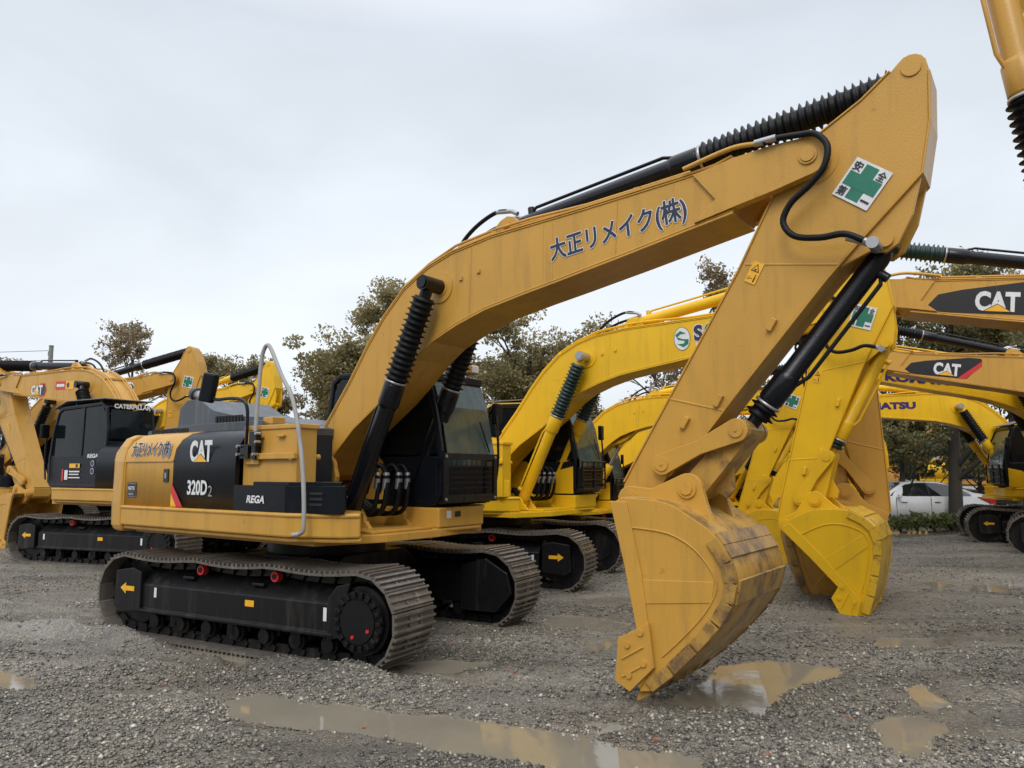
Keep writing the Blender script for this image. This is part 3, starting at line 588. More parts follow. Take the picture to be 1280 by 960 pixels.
    if main or brand == 'cat':
        D = side_decal((.42, 1.43), (1.0, 1.43), -1.386, -1); D.text('REGA', 0, 0, .28, .075, 0, 0, off=.035, slant=.25); D.build('lettering', CM, tb)
    # engine hood
    b = MB(); b.prism([(-2.2, 2.1), (-2.15, 2.22), (-1.2, 2.27), (.1, 2.27), (.4, 2.2), (.4, 2.1)], -1.0, .55); 
    hump = [(-1.95, 2.2), (-1.9, 2.5), (-1.75, 2.60), (-1.5, 2.60), (-1.2, 2.45), (-.7, 2.36), (-.1, 2.33), (.2, 2.25)]
    b.prism(hump, -.75, .25)
    for k in range(9): b.obox((-1.1+k*.06, -.76, 2.33), (.018, 0, 0), (0, .012, 0), (.0, 0, .045), 1)
    for k in range(16): b.obox((-2.05+k*.05, -1.004, 2.2), (.015, 0, 0), (0, .006, 0), (.0, 0, .035), 1)
    hood = b.build('engine_hood', ['hood' if brand == 'cat' else col, 'dark'], root, .03)
    b = MB(); b.tube([(-1.75, -.5, 2.25), (-1.75, -.5, 2.55), (-1.8, -.5, 2.66), (-1.95, -.5, 2.7)], .06, 12, 0, 5); b.tube([(-1.95, -.5, 2.7), (-2.0, -.5, 2.72)], .09, 12, 1); b.build('exhaust_pipe', ['silver', 'hood'], hood)
    if main:
        b = MB(); pz = [(.50, -1.37, 1.98), (.50, -1.37, 2.2), (.54, -1.37, 2.75), (.57, -1.37, 2.90), (.63, -1.37, 2.965), (.70, -1.37, 2.91), (.86, -1.37, 2.66), (1.06, -1.38, 2.4), (1.2, -1.39, 2.0), (1.28, -1.40, 1.6), (1.31, -1.41, 1.25), (1.27, -1.41, 1.18), (1.16, -1.41, 1.16)]
        b.tube(pz, .020, 10, 0, 5); b.build('handrail', 'foam', root)
        b = MB(); b.tube([(.34, -1.36, 1.95), (.34, -1.36, 2.33), (.28, -1.38, 2.44), (.1, -1.38, 2.47), (-.15, -1.38, 2.47), (-.24, -1.38, 2.5), (-.24, -1.36, 2.6)], .017, 8, 0, 4)
        b.box(.27, .40, -1.38, -1.30, 1.86, 2.0); b.box(.44, .55, -1.40, -1.34, 1.98, 2.12); b.box(.44, .5, -1.37, -1.3, 1.85, 2.0)
        for (x, z) in ((.27, 1.9), (.27, 1.98), (.56, 2.02), (.56, 2.1), (.53, 1.9)): b.cyl((x, -1.42, z), (x, -1.36, z), .014, n=8, mi=1)
        stn = b.build('mirror_stay', ['cyl', 'silver'], root)
        b = MB(); b.obox((-.28, -1.40, 2.60), (.085, .02, -.015), (-.01, .04, 0), (.045, 0, .15)); b.build('mirror', 'black', stn, .025)
    # ---------------- cab
    cab_y0, cab_y1 = .30, 1.24; cc = 'black'
    CP = [(-.38, 1.36), (1.34, 1.36), (1.44, 1.46), (1.46, 1.9), (1.36, 2.45), (1.24, 2.78), (1.1, 2.88), (-.2, 2.92), (-.36, 2.82), (-.42, 2.4)]
    b = MB(); b.box(-.36, 1.3, cab_y0+.03, cab_y1-.03, 1.36, 1.42); b.strip([(1.17, 2.80), (1.05, 2.865), (-.2, 2.90), (-.34, 2.84)], .04, cab_y0, cab_y1)
    b.strip([(-.36, 1.38), (-.40, 2.2)], -.04, cab_y0+.02, cab_y1-.02)
    for y in (cab_y0, cab_y1-.05):
        b.strip(CP, .065, y, y+.05, closed=True)
        b.box(-.38, 1.38, y+.006, y+.044, 1.40, 1.95 if y > 1 else 1.90); b.prism([(.35, 1.9), (.42, 1.9), (.40, 2.86), (.33, 2.86)], y+.003, y+.047)
    b.strip([(1.40, 1.37), (1.50, 1.46), (1.515, 1.80)], .05, cab_y0+.02, cab_y1-.02); b.box(1.2, 1.3, cab_y0+.04, cab_y1-.04, 2.74, 2.83)
    cab = b.build('cab', cc, root, .012)
    for nm, y in (('side_window', cab_y0+.02), ('side_window', cab_y1-.026)):
        g = MB(); g.prism([(-.35, 1.93), (1.43, 1.93), (1.32, 2.5), (1.2, 2.80), (-.2, 2.85), (-.37, 2.6)], y, y+.006); g.build(nm, 'glassdark', cab)
    g = MB(); g.strip([(1.49, 1.45), (1.50, 1.9), (1.39, 2.45), (1.25, 2.82)], .006, cab_y0+.05, cab_y1-.05); g.build('windscreen', 'glass', cab)
    g = MB(); g.strip([(-.41, 2.25), (-.395, 2.78)], .006, cab_y0+.06, cab_y1-.06); g.build('rear_window', 'glassdark', cab)
    m = MB(); m.prism([(.1, 1.42), (.65, 1.42), (.68, 1.75), (.2, 1.85), (.12, 2.5), (-.02, 2.5), (-.02, 1.7)], .52, 1.02); m.build('operator_seat', 'dark', cab, .03)
    m = MB(); m.tube([(1.51, cab_y1-.16, 1.95), (1.47, cab_y1-.3, 2.3)], .008, 6); m.tube([(1.5, cab_y0-.04, 1.95), (1.42, cab_y0-.05, 2.4), (1.28, cab_y0-.03, 2.75)], .017, 7, 0, 3)
    m.tube([(1.42, cab_y1+.05, 1.5), (1.47, cab_y1+.06, 1.9), (1.44, cab_y1+.06, 2.4)], .016, 7, 0, 3); m.build('grab_rail', 'cyl', cab)
    m = MB(); m.obox((1.40, cab_y1+.13, 2.42), (.03, .01, 0), (-.01, .08, 0), (0, 0, .13)); m.build('cab_mirror', 'rubber', cab, .02)
    m = MB(); m.strip([(1.34, 2.86), (.9, 2.99), (-.3, 2.99)], .018, cab_y0-.02, cab_y1+.03)
    for x in (0, .8): m.box(x, x+.03, cab_y0+.1, cab_y0+.13, 2.88, 2.99); m.box(x, x+.03, cab_y1-.13, cab_y1-.1, 2.88, 2.99)
    if brand != 'cat' or not main: m.build('rain_visor', 'grey', cab, .005)
    # hose bundle between the boom cylinders and the mast of fittings
    g = MB()
    for k in range(6):
        y = YC-.26+.07*k+(.05 if k > 2 else 0); x = .98+.05*(k % 2)
        g.tube([(.5, y*.5, 1.45), (.72, y, 1.30), (x+.02, y, 1.30), (x+.12, y, 1.5), (x+.1, y, 1.72), (x+.02, y, 1.80), (x-.1, y, 1.72), (x-.2, y, 1.5)], .024, 8, 0, 5)
        g.tube([(x+.105, y, 1.55), (x+.118, y, 1.66)], .031, 8, 1); g.tube([(x+.115, y, 1.69), (x+.11, y, 1.72)], .029, 8, 1)
    g.build('hose_bundle', ['rubber', 'silver'], root)
    if main:
        g = MB(); X = 1.56; a0, a1, z0, z1 = .18, 1.12, 1.40, 1.93
        for (u0, u1, v0, v1) in ((a0, a1, z0, z0+.085), (a0, a1, z1-.07, z1), (a0, a0+.085, z0+.085, z1-.07), (a1-.06, a1, z0+.085, z1-.07)): g.box(X, X+.03, u0, u1, v0, v1)
        for k in range(9): g.box(X+.008, X+.014, a0+.14+k*.088, a0+.15+k*.088, z0+.08, z1-.06)
        for k in range(5): g.box(X+.015, X+.02, a0+.08, a1-.05, z0+.15+k*.058, z0+.157+k*.058)
        for (u, v) in ((a0+.04, z0+.04), (a1-.04, z0+.04), (a0+.04, z1-.035), (a1-.04, z1-.035)): g.cyl((X+.03, u, v), (X+.038, u, v), .017, n=8, mi=1)
        g.box(X-.12, X, a0+.03, a0+.08, 1.85, 1.88); g.box(X-.12, X, a1-.08, a1-.03, 1.85, 1.88)
        g.build('front_guard', ['cyl', 'silver'], cab, .003)
        g = MB(); g.obox((1.28, 1.02, 2.93), (.05, 0, 0), (0, .09, 0), (0, 0, .055)); g.obox((1.18, .9, 2.91), (.06, 0, 0), (0, .03, 0), (0, 0, .02)); wl = g.build('work_lamp', 'tan', cab, .02)
        g = MB(); g.obox((1.335, 1.02, 2.93), (.008, 0, 0), (0, .06, 0), (0, 0, .042)); g.build('lamp_lens', 'lens', cab, .01)
        g = MB(); g.prism([(.95, 2.93), (1.2, 2.91), (1.15, 2.96), (.95, 2.99)], .35, .86); g.build('roof_hatch', 'grey', cab, .01)
        D = Decal((1.40, .06, 1.2), (.0, 1, 0), (0, 0, 1), (1, 0, 0))
        D = Decal((1.443, .34, 1.2), (0, 1, 0), (0, 0, 1), (1, 0, 0)); D.rect(.06, .03, .14, .11, 0); D.rect(.2, .04, .3, .1, 5); D.build('sticker', CM, root)
    else:
        if brand != 'cat':
            g = MB(); X = 1.56
            for z in (1.45, 1.6, 1.75, 1.9): g.tube([(X, .32, z), (X, 1.18, z)], .014, 6)
            for y in (.32, .75, 1.18): g.tube([(X, y, 1.45), (X, y, 1.9)], .016, 6)
            for y in (.32, 1.18): g.tube([(X, y, 1.5), (X-.1, y, 1.5)], .014, 6)
            for k in range(7): g.box(X-.02, X-.01, .36, 1.14, 1.47+k*.055, 1.49+k*.055)
            g.build('front_guard', 'cyl', cab)
            if col == 'yellow':
                g = MB(); g.box(.9, 1.47, cab_y1-.001, cab_y1+.012, 1.345, 1.36); g.prism([(1.40, 1.37), (.95, 1.37), (.97, 1.60), (1.1, 1.75), (1.40, 1.82)], cab_y1, cab_y1+.014); g.prism([(1.40, 1.37), (.95, 1.37), (.97, 1.60), (1.1, 1.75), (1.40, 1.82)], cab_y0-.014, cab_y0)
                g.strip([(1.2, 2.86), (1.05, 2.915), (-.2, 2.95), (-.38, 2.86), (-.47, 2.3)], .02, cab_y0-.01, cab_y1+.01); g.build('cab_trim', col, cab, .006)
    return root

# ------------------------------------------------------------ markings for each machine
def co_text(parent, txt, p0, p1, h, y, side, col, off=.02, outline=None, slant=0, name='company_lettering'):
    D = side_decal(p0, p1, y, side); D.text(txt, 0, 0, hypot(p1[0]-p0[0], p1[1]-p0[1]), h, col, 0, off=off, outline=outline, slant=slant, oo=.024, cjk=.020 if ord(txt[0]) > 255 else 0); return D.build(name, CM, parent)
def sticker_on(parent, fn, o, d, w, h, y, side, nm):
    D = side_decal(o, (o[0]+d[0], o[1]+d[1]), y, side); fn(D, w, h); return D.build(nm, CM, parent)
def std_stick(stick, RS, sf, side):
    if side < 0:
        o = RS((5.64, 3.75)); o2 = RS((5.87, 3.57)); sticker_on(stick, cross_sticker, o, (o2[0]-o[0], o2[1]-o[1]), .285, .30, sf-.004, side, 'safety_sticker')
        o = RS((4.97, 3.20)); o2 = RS((5.05, 3.155)); sticker_on(stick, warn_sticker, o, (o2[0]-o[0], o2[1]-o[1]), .09, .17, sf, side, 'warning_sticker')
    else:
        o = RS((6.06, 3.72)); o2 = RS((5.78, 3.76)); sticker_on(stick, cross_sticker, o, (o2[0]-o[0], o2[1]-o[1]), .285, .30, sf+.004, side, 'safety_sticker')
        o = RS((5.16, 2.95)); o2 = RS((5.08, 3.0)); sticker_on(stick, warn_sticker, o, (o2[0]-o[0], o2[1]-o[1]), .09, .17, sf, side, 'warning_sticker')
def dec_main(root, boom, stick, RB, RS, fy, sf, side):
    co_text(boom, '大正リメイク(株)', (3.25, 3.575), (4.57, 3.72), .255, fy, side, 1, off=.05, outline=0); std_stick(stick, RS, sf, side)
def dec_B(root, boom, stick, RB, RS, fy, sf, side):
    a = RB((3.68, 3.665)); d = RB((4.4, 3.73)); D = side_decal(a, d, fy, side)
    D.disc(-.18, .12, .125, .175, 1); D.disc(-.18, .12, .118, .168, 0, 1)
    D.poly([(-.28, .19), (-.20, .24), (-.11, .19), (-.20, .19), (-.25, .15), (-.16, .11), (-.08, .10), (-.09, .03), (-.17, -.01), (-.26, .05), (-.16, .045), (-.14, .08), (-.24, .11)], 2, 2)
    D.text('S', .0, .05, .14, .24, 1, 0, off=.05, outline=0); D.text('O', .16, .05, .16, .24, 2, 0, off=.05, outline=0); D.text('KEN', .34, .05, .46, .24, 1, 0, off=.05, outline=0)
    D.rect(.02, -.05, .8, .03, 0); D.text('株式会社', .04, -.045, .3, .065, 5, 1, off=.02); D.build('company_lettering', CM, boom); std_stick(stick, RS, sf, side)
def dec_cat(txt=None, stripe=False, hexa=False, scale=1.0, at=(3.1, 3.6)):
    def f(root, boom, stick, RB, RS, fy, sf, side):
        a = RB((4.35, 3.60) if hexa else (4.80, 3.69)) if side > 0 else RB((3.0, 3.5)); d = RB((2.9, 3.46) if hexa else (3.3, 3.50)) if side > 0 else RB((4.4, 3.72)); D = side_decal(a, d, fy, side)
        if hexa:
            D.poly([(.42, .10), (.52, .0), (.72, .0), (.80, .15), (.72, .30), (.52, .30)], 3); D.poly([(.42, .10), (.52, .03), (.70, .03), (.76, .15), (.70, .27), (.52, .27)], 5, 1)
            cat_logo(D, .18, .04, .46, .22, 2, tri=4)
            Q = Decal((-.465, .46, 2.62), (0, 1, 0), (0, 0, 1), (-1, 0, 0)); Q.r = Vector((0, -1, 0)); Q.o = Vector((-.455, 1.16, 2.80)); Q.text('CATERPILLAR', 0, 0, .72, .085, 0, 0, off=.04); Q.build('brand_lettering', CM, root)
            Q = side_decal((.95, 1.5), (0, 1.5), 1.246, 1); Q.text('REGA', .80, .40, .34, .075, 0, 0, off=.035, slant=.25); Q.rect(.0, -.02, .05, .2, 3); Q.rect(.09, .0, .2, .18, 0); Q.rect(.24, .22, .58, .30, 4); Q.rect(.45, .23, .52, .29, 5, 1)
            Q.text('0120-000', .24, .13, .34, .05, 0, 0) if False else Q.rect(.24, .14, .58, .165, 0); Q.rect(.24, .09, .56, .11, 0); Q.rect(.22, .03, .6, .05, 0)
            for z in (.36, .22): Q.disc(.98, z-.06, .055, .055, 0); Q.disc(.98, z-.06, .046, .046, 6, 1)
            Q.build('sticker_set', CM, root)
            D.rect(1.15, .14, 1.85, .32, 3); D.rect(1.55, .14, 1.85, .32, 4, 1); D.rect(1.2, .2, 1.5, .26, 0, 2); D.disc(1.64, .23, .05, .06, 5, 2)
        else:
            D.poly([(.0, .03), (.18, .26), (.45, .33), (1.25, .47), (1.46, .47), (1.48, .42), (1.48, .34), (1.22, .03)], 5)
            if stripe: D.poly([(1.22, .03), (1.03, .03), (1.48, .47), (1.48, .34)][:0] or [(1.06, .03), (1.20, .03), (1.48, .31), (1.48, .42)], 3, 1)
            cat_logo(D, .60, .06, .50, .26, 2)
        D.build('brand_decal', CM, boom); std_stick(stick, RS, sf, side)
    return f
def dec_K2(*a): dec_K(*a, dz=-.10)
def dec_K(root, boom, stick, RB, RS, fy, sf, side, dz=0):
    if side > 0: co_text(boom, 'KOMATSU', RB((4.5, 3.77+dz)), RB((2.9, 3.63+dz)), .19, fy, side, 6, off=.06, name='brand_lettering')
    else: co_text(boom, 'KOMATSU', RB((3.0, 3.60)), RB((4.3, 3.75)), .19, fy, side, 6, off=.06, name='brand_lettering')
    std_stick(stick, RS, sf, side)
def dec_H(root, boom, stick, RB, RS, fy, sf, side):
    D = side_decal(RB((3.5, 3.62)), RB((4.7, 3.82)), fy, side)
    for i, c in enumerate('(有)'): D.disc(.3+.24*i, .12, .13, .15, 0, 0)
    D.text('設(有)', .05, .02, .85, .22, 5, 1, off=.02); D.build('company_lettering', CM, boom); std_stick(stick, RS, sf, side)
def dec_plain(root, boom, stick, RB, RS, fy, sf, side): std_stick(stick, RS, sf, side)

# ================================================================== SETTING
# camera geometry used only to lay puddles out on the ground where they lie
def gp(px, py, z=0.):
    F_, p_, h_ = 942, .116, 1.73; u = (px-640)/F_; v = (480-py)/F_; d = (u, cos(p_)-v*sin(p_), sin(p_)+v*cos(p_)); t = (z-h_)/d[2]; return (d[0]*t, d[1]*t)
#GROUND
WZ = -.028
PUD = [[(275,878),(330,868),(380,878),(470,888),(560,898),(620,908),(700,913),(740,920),(790,935),(880,952),(870,968),(700,962),(600,943),(520,928),(430,914),(340,905),(290,895)],
 [(838,876),(870,862),(905,832),(960,825),(1040,832),(1050,842),(1000,856),(962,878),(955,897),(905,886),(860,884)],
 [(1095,902),(1150,890),(1176,905),(1170,942),(1130,948),(1100,928)], [(1122,858),(1150,853),(1188,882),(1165,887)],
 [(-30,836),(25,842),(60,855),(25,863),(-30,858)], [(200,798),(260,805),(335,825),(300,834),(235,816)],
 [(150,772),(190,778),(290,795),(260,799),(170,787)], [(490,832),(560,822),(618,828),(565,840),(505,842)],
 [(655,766),(720,769),(792,778),(782,788),(700,784)], [(1205,731),(1235,729),(1268,735),(1255,741),(1212,739)], [(1150,727),(1175,724),(1196,731),(1175,736)],
 [(1085,795),(1180,794),(1172,810),(1100,809)], [(735,902),(775,896),(792,908),(755,916)], [(735,802),(790,790),(800,800),(745,814)], [(1050,742),(1100,738),(1120,746),(1070,750)], [(1100,662),(1190,660),(1230,668),(1120,672)]]
PW = [np.array([gp(x, y, WZ) for x, y in P]) for P in PUD]
def sdist(X, Y, poly):
    d = np.full(X.shape, 1e9); ins = np.zeros(X.shape, bool); n = len(poly)
    for i in range(n):
        a, b = poly[i], poly[(i+1) % n]; e = b-a; wx, wy = X-a[0], Y-a[1]
        t = np.clip((wx*e[0]+wy*e[1])/(e@e), 0, 1); d = np.minimum(d, (wx-e[0]*t)**2+(wy-e[1]*t)**2)
        c = ((a[1] > Y) != (b[1] > Y)) & (X < (b[0]-a[0])*(Y-a[1])/(b[1]-a[1]+1e-12)+a[0]); ins ^= c
    return np.where(ins, -1, 1)*np.sqrt(d)
_gr = np.random.default_rng(3).random((256, 256))
def vnoise(X, Y):
    xi = np.floor(X).astype(int); yi = np.floor(Y).astype(int); fx = X-xi; fy = Y-yi; fx = fx*fx*(3-2*fx); fy = fy*fy*(3-2*fy)
    g = lambda a, b: _gr[a & 255, b & 255]
    return (g(xi, yi)*(1-fx)+g(xi+1, yi)*fx)*(1-fy)+(g(xi, yi+1)*(1-fx)+g(xi+1, yi+1)*fx)*fy
def fbm(X, Y, o=4):
    s = 0; a = .5
    for i in range(o): s = s+a*vnoise(X+17*i, Y+9*i); X = X*2.03; Y = Y*2.03; a *= .5
    return s
MX, MY, MA = -2.115, 8.78, -.622+.125
def height(X, Y):
    h = (fbm(X*.5, Y*.5)-.47)*.07+(fbm(X*3, Y*3, 4)-.47)*.035
    h = h+.018*fbm(X*11+5, Y*11, 3)
    # rows of churned gravel pressed up along the near machine's tracks
    c, s = cos(MA), sin(MA); lx = (X-MX)*c+(Y-MY)*s; ly = -(X-MX)*s+(Y-MY)*c
    for yy, w, a in ((-1.60, .15, .15), (1.62, .13, .05), (-.62, .12, .05), (.62, .12, .05)):
        h = h+a*np.exp(-((ly-yy+.08*(fbm(lx*2, lx*0+yy)-.5))/w)**2)*(1/(1+np.exp(-(lx+2.6)*3)))*(1/(1+np.exp((lx-2.3)*4)))*(.4+1.2*fbm(lx*1.6, ly*1.6+yy))
    # heap scraped up beside the bucket
    h = h+.10*np.exp(-(((X-1.75)/.42)**2+((Y-5.7)/.32)**2))*(.6+.8*fbm(X*6, Y*6))
    a_ = X*.94+Y*.34; h = h+.022*(fbm(a_*1.2, Y*9, 3)-.47)*2*np.clip((Y-4)/3, 0, 1)
    # wheel and track ruts in the middle distance
    for (x0_, y0_, th, wd) in ((3.0, 4.2, 2.75, .5), (4.4, 6.6, 2.9, .5), (.2, 6.3, 2.65, .45)):   # crawler prints
        c_, s_ = cos(th), sin(th); u_ = (X-x0_)*c_+(Y-y0_)*s_; v_ = -(X-x0_)*s_+(Y-y0_)*c_; q_ = 1/(1+np.exp((np.abs(v_)-wd/2)/.03))
        h = h+q_*(-.012+.016*np.clip(np.sin(u_*2*pi/.095), -.3, .8))*(.3+1.3*fbm(X*1.3, Y*1.3))+.02*np.exp(-((np.abs(v_)-wd/2-.05)/.05)**2)*fbm(X*4, Y*4)*2
    h = h+.045*np.sin(Y*2.2+X*.35+2*fbm(X*.3, Y*.3))*np.clip((X-2)/3, 0, 1)*np.clip((Y-8)/4, 0, 1)
    near = np.zeros(X.shape)
    for P in PW:
        c0 = P.mean(0); R = np.abs(P-c0).max()+.9; m = (np.abs(X-c0[0]) < R) & (np.abs(Y-c0[1]) < R)
        if not m.any(): continue
        sd = sdist(X[m], Y[m], P)+(fbm(X[m]*4, Y[m]*4)-.47)*.20+(fbm(X[m]*15, Y[m]*15)-.47)*.08
        k = 1/(1+np.exp(sd/.045)); hm = h[m]; hm = np.where(sd < .35, np.maximum(hm, -.018*0+hm), hm)
        fl = np.clip(1-sd/.45, 0, 1)
        hm = hm*(1-fl*.75)+fl*.75*(WZ+.02); hm = hm*(1-k)+(WZ-.035)*k; h[m] = hm; near[m] = np.maximum(near[m], np.clip(1-sd/.5, 0, 1))
    lowmask = h < WZ+.004; h = np.where(lowmask & (near < .05), WZ+.006, h)
    return h, near
nu, nv = 820, 760
v = np.linspace(0, 1, nv); dist = 1.2*(60/1.2)**(v**1.05); u = np.linspace(-1, 1, nu)
Yg = np.repeat(dist[:, None], nu, 1); Xg = u[None, :]*(dist[:, None]*.86+1.2)
Hg, Ng = height(Xg, Yg)
V = np.stack([Xg, Yg, Hg], -1).reshape(-1, 3); idx = np.arange(nu*nv).reshape(nv, nu)
Q = np.stack([idx[:-1, :-1], idx[:-1, 1:], idx[1:, 1:], idx[1:, :-1]], -1).reshape(-1, 4)
# skirt reaching behind the camera, to the sides and to the horizon
ring = np.concatenate([idx[0, :], idx[1:, -1], idx[-1, -2::-1], idx[-2:0:-1, 0]]); rv = V[ring].copy(); cx = np.array([0, 30, 0]); dd = rv-cx; dd[:, 2] = 0
far = cx+dd/np.linalg.norm(dd, axis=1)[:, None]*900; far[:, 2] = 0
k0 = len(V); V = np.vstack([V, far]); n = len(ring); Q2 = np.array([[ring[(i+1) % n], ring[i], k0+i, k0+(i+1) % n] for i in range(n)])
me = bpy.data.meshes.new('ground'); Qa = np.vstack([Q, Q2])
me.vertices.add(len(V)); me.vertices.foreach_set('co', V.ravel()); me.loops.add(Qa.size); me.loops.foreach_set('vertex_index', Qa.ravel().astype(np.int32))
me.polygons.add(len(Qa)); me.polygons.foreach_set('loop_start', np.arange(0, Qa.size, 4, dtype=np.int32)); me.polygons.foreach_set('use_smooth', np.ones(len(Qa), bool)); me.update(); me.validate()
at = me.attributes.new('mud', 'FLOAT', 'POINT'); mud = np.zeros(len(V)); mud[:nu*nv] = Ng.ravel(); at.data.foreach_set('value', mud.astype(np.float32))
ground = bpy.data.objects.new('ground', me); COL.objects.link(ground); ground['kind'] = 'structure'
m, N, L, b = newmat('wet_grey_gravel')
tc = N.new('ShaderNodeTexCoord'); vo = N.new('ShaderNodeTexVoronoi'); vo.inputs['Scale'].default_value = 52; vo.inputs['Randomness'].default_value = 1; L.new(tc.outputs['Object'], vo.inputs[0])
vo2 = N.new('ShaderNodeTexVoronoi'); vo2.inputs['Scale'].default_value = 118; L.new(tc.outputs['Object'], vo2.inputs[0])
rp = N.new('ShaderNodeValToRGB'); sp = N.new('ShaderNodeSeparateColor'); L.new(vo.outputs['Color'], sp.inputs[0]); L.new(sp.outputs[0], rp.inputs[0])
cr = rp.color_ramp; cr.elements[0].color = (.045, .043, .039, 1); cr.elements[1].color = (.34, .32, .28, 1)
for p, c in ((.35, (.085, .08, .07)), (.6, (.13, .118, .095)), (.85, (.19, .165, .125)), (.95, (.25, .21, .16))): e = cr.elements.new(p); e.color = (*c, 1)
rp2 = N.new('ShaderNodeValToRGB'); sp2 = N.new('ShaderNodeSeparateColor'); L.new(vo2.outputs['Color'], sp2.inputs[0]); L.new(sp2.outputs[1], rp2.inputs[0])
rp2.color_ramp.elements[0].color = (.035, .033, .031, 1); rp2.color_ramp.elements[1].color = (.22, .20, .17, 1)
nz = texnoise(N, L, 1.1, 6); c = mixc(N, L, rampf(N, L, nz.outputs[0], .42, .6), rp.outputs[0], rp2.outputs[0])
n3 = texnoise(N, L, .55, 6); c = mixc(N, L, rampf(N, L, n3.outputs[0], .5, .75), c, mixc(N, L, .65, c, (.16, .125, .08, 1)))
atn = N.new('ShaderNodeAttribute'); atn.attribute_name = 'mud'; n4 = texnoise(N, L, 6, 6); mm = N.new('ShaderNodeMath'); mm.operation = 'MULTIPLY'; L.new(atn.outputs['Fac'], mm.inputs[0]); L.new(rampf(N, L, n4.outputs[0], .25, .7), mm.inputs[1])
c = mixc(N, L, rampf(N, L, mm.outputs[0], .15, .9), c, mixc(N, L, .7, c, (.085, .066, .044, 1)))
n6 = texnoise(N, L, .9, 6, sc=(.35, 1.3, 1)); gn = N.new('ShaderNodeMapRange'); gn.inputs[1].default_value = .32; gn.inputs[2].default_value = .68; gn.inputs[3].default_value = .72; gn.inputs[4].default_value = 1.8; L.new(n6.outputs[0], gn.inputs[0])
vs = N.new('ShaderNodeVectorMath'); vs.operation = 'SCALE'; L.new(c, vs.inputs[0]); L.new(gn.outputs[0], vs.inputs['Scale']); c = vs.outputs[0]
L.new(c, b.inputs['Base Color'])
n5 = texnoise(N, L, .8, 5); rr = N.new('ShaderNodeMapRange'); rr.inputs[1].default_value = .35; rr.inputs[2].default_value = .65; rr.inputs[3].default_value = .22; rr.inputs[4].default_value = .55; L.new(n5.outputs[0], rr.inputs[0]); L.new(rr.outputs[0], b.inputs['Roughness'])
h1 = rampf(N, L, vo.outputs['Distance'], .6, .0); h2 = rampf(N, L, vo2.outputs['Distance'], .6, .0)
ad = N.new('ShaderNodeMath'); ad.operation = 'MULTIPLY_ADD'; L.new(h2, ad.inputs[0]); ad.inputs[1].default_value = .45; L.new(h1, ad.inputs[2])
bu = N.new('ShaderNodeBump'); bu.inputs['Strength'].default_value = .9; bu.inputs['Distance'].default_value = .012; L.new(ad.outputs[0], bu.inputs['Height']); L.new(bu.outputs[0], b.inputs['Normal'])
me.materials.append(m)
# water
m, N, L, b = newmat('muddy_puddle_water')
nn_ = texnoise(N, L, 2.2, 4); L.new(mixc(N, L, nn_.outputs[0], (.25, .222, .172, 1), (.17, .15, .115, 1)), b.inputs['Base Color']); b.inputs['Roughness'].default_value = .04; b.inputs['IOR'].default_value = 1.33
b.inputs['Specular IOR Level'].default_value = .75
n2 = texnoise(N, L, 9, 3); bu = N.new('ShaderNodeBump'); bu.inputs['Strength'].default_value = .05; bu.inputs['Distance'].default_value = .01; L.new(n2.outputs[0], bu.inputs['Height']); L.new(bu.outputs[0], b.inputs['Normal'])
M['water'] = m
for iP, P in enumerate(PW):
    c0 = P.mean(0); q = [(c0[0]+(p[0]-c0[0])*1+.22*(p[0]-c0[0])/max(np.linalg.norm(p-c0), .01), c0[1]+(p[1]-c0[1])+.22*(p[1]-c0[1])/max(np.linalg.norm(p-c0), .01)) for p in P]
    bmh = MB(); bmh.add([(x, y, WZ-.0012*iP) for x, y in q], [tuple(range(len(q)))]); o = bmh.build('puddle', 'water'); o['kind'] = 'structure'
